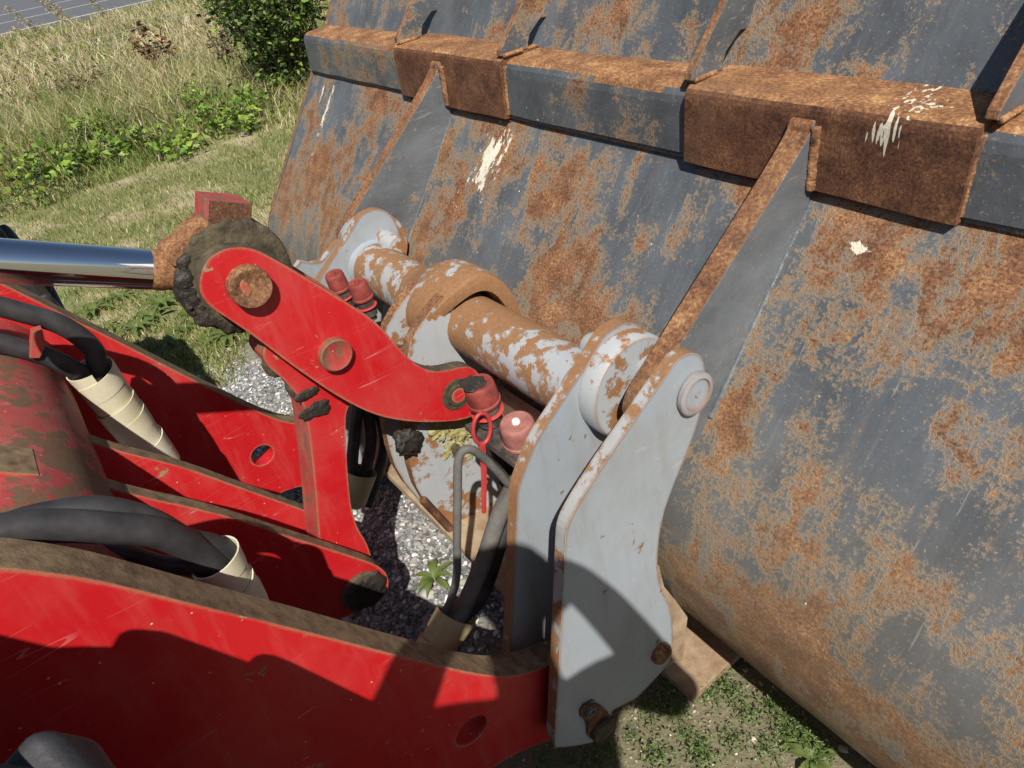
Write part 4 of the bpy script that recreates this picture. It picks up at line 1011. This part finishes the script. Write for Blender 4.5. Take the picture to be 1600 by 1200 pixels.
for s in (-1, 1):
    sh = nd(W(.31, .20*s, 1.56), .092, SHIRT, che); ua = nd(W(.27, .285*s, 1.44), .076, SHIRT, sh); el = nd(W(.205, (.335 if s > 0 else .345)*s, 1.30), .058, SHIRT, ua)
    fo = nd(W(.13, (.245 if s > 0 else .245)*s, 1.42), .056, SHIRT, el); wr = nd(W(.060, .150*s, 1.550), .043, SKIN, fo); pa = nd(W(.040, .112*s, 1.605), .046, SKIN, wr)
    for k, (db_, dr, dz) in enumerate(((-.004, -.018, .030), (-.012, -.016, .018), (-.014, -.014, .004), (-.012, -.012, -.010))):
        f1 = nd(W(.028+db_, (.092+.5*dr)*s, 1.60+dz), .0105, SKIN, pa); f2 = nd(W(.030, (.078+dr*.5)*s, 1.604+dz*1.1), .0085, SKIN, f1)
    t1 = nd(W(.052, .080*s, 1.622), .0115, SKIN, pa); t2 = nd(W(.046, .062*s, 1.645), .0095, SKIN, t1)
    hp_ = nd(W(.47, .10*s, .90), .098, JEAN, pel); kn = nd(W(.455, .12*s, .50), .066, JEAN, hp_); an_ = nd(W(.49, .13*s, .11), .047, JEAN, kn)
    he = nd(W(.49, .13*s, .055), .045, SHOE, an_); to = nd(W(.33, .15*s, .045), .040, SHOE, he)
me = bpy.data.meshes.new('person'); me.from_pydata(nodes, edges, [])
po = link(bpy.data.objects.new('person', me))
sm = po.modifiers.new('skin', 'SKIN'); sm.use_smooth_shade = True
lay = me.skin_vertices[0].data if me.skin_vertices else None
if lay is None:
    bm = bmesh.new(); bm.from_mesh(me); bm.verts.layers.skin.verify(); bm.to_mesh(me); bm.free(); lay = me.skin_vertices[0].data
for i, sv in enumerate(lay):
    f_ = rad[i]; sv.radius = (f_*1.0, f_*(1.0)); sv.use_root = (i == pel)
for i in (pel, wst, che): lay[i].radius = (rad[i]*1.08, rad[i]*.82)
ss = po.modifiers.new('sub', 'SUBSURF'); ss.levels = 2; ss.render_levels = 2
dg = bpy.context.evaluated_depsgraph_get(); bm_ = bpy.data.meshes.new_from_object(po.evaluated_get(dg))
po.modifiers.clear(); bm_.name = 'person'; po.data = bm_
co = np.empty(len(bm_.vertices)*3, np.float32); bm_.vertices.foreach_get('co', co); co = co.reshape(-1, 3)
ND = np.array(nodes); dist = (np.linalg.norm(co[:, None]-ND[None], axis=2)/np.array(rad)[None]).argmin(1)
cc = np.array(colr)[dist]; at_ = bm_.attributes.new('tint', 'FLOAT_COLOR', 'POINT')
at_.data.foreach_set('color', np.concatenate([cc, np.ones((len(cc), 1))], 1).astype(np.float32).ravel())
bm_.materials.clear(); bm_.materials.append(MAT['person']); bm_.polygons.foreach_set('use_smooth', [True]*len(bm_.polygons))
tag(po, 'person in dark jacket and jeans holding a phone up beside the tyre', 'person')
MAT['hair'] = m_simple('brown_hair', (.03, .02, .012), (.08, .05, .03), 60, .7, .6, 120, .004)
lump('hair', W(.26, 0, 1.84), (.106, .106, .102), 'hair', po, 5, .12, 12, 4)
lump('nose', W(.117, 0, 1.775), (.014, .014, .020), 'cap_pink', po, 6, .05, 5, 2)
for s in (-1, 1):
    lump('eye', W(.133, .032*s, 1.805), (.012, .012, .009), 'white_bolt', po, 7, .0, 5, 2)
    lump('ear', W(.24, .098*s, 1.79), (.016, .012, .030), 'cap_pink', po, 8, .1, 12, 2)
MAT['phone'] = m_simple('phone_shell', (.02, .02, .022), (.03, .03, .033), 10, .25, .0)
rotp = Matrix(((_r[0], _u[0], -_f[0]), (_r[1], _u[1], -_f[1]), (_r[2], _u[2], -_f[2])))
pc = -np.array(_f)*.024+np.array([0, 0, H])-_r*.035-_u*.012
ph = boxo('phone', tuple(pc), (.160, .076, .009), 'phone', None, rotp, .003)
tag(ph, 'dark phone held up in both hands to take the photograph', 'phone')
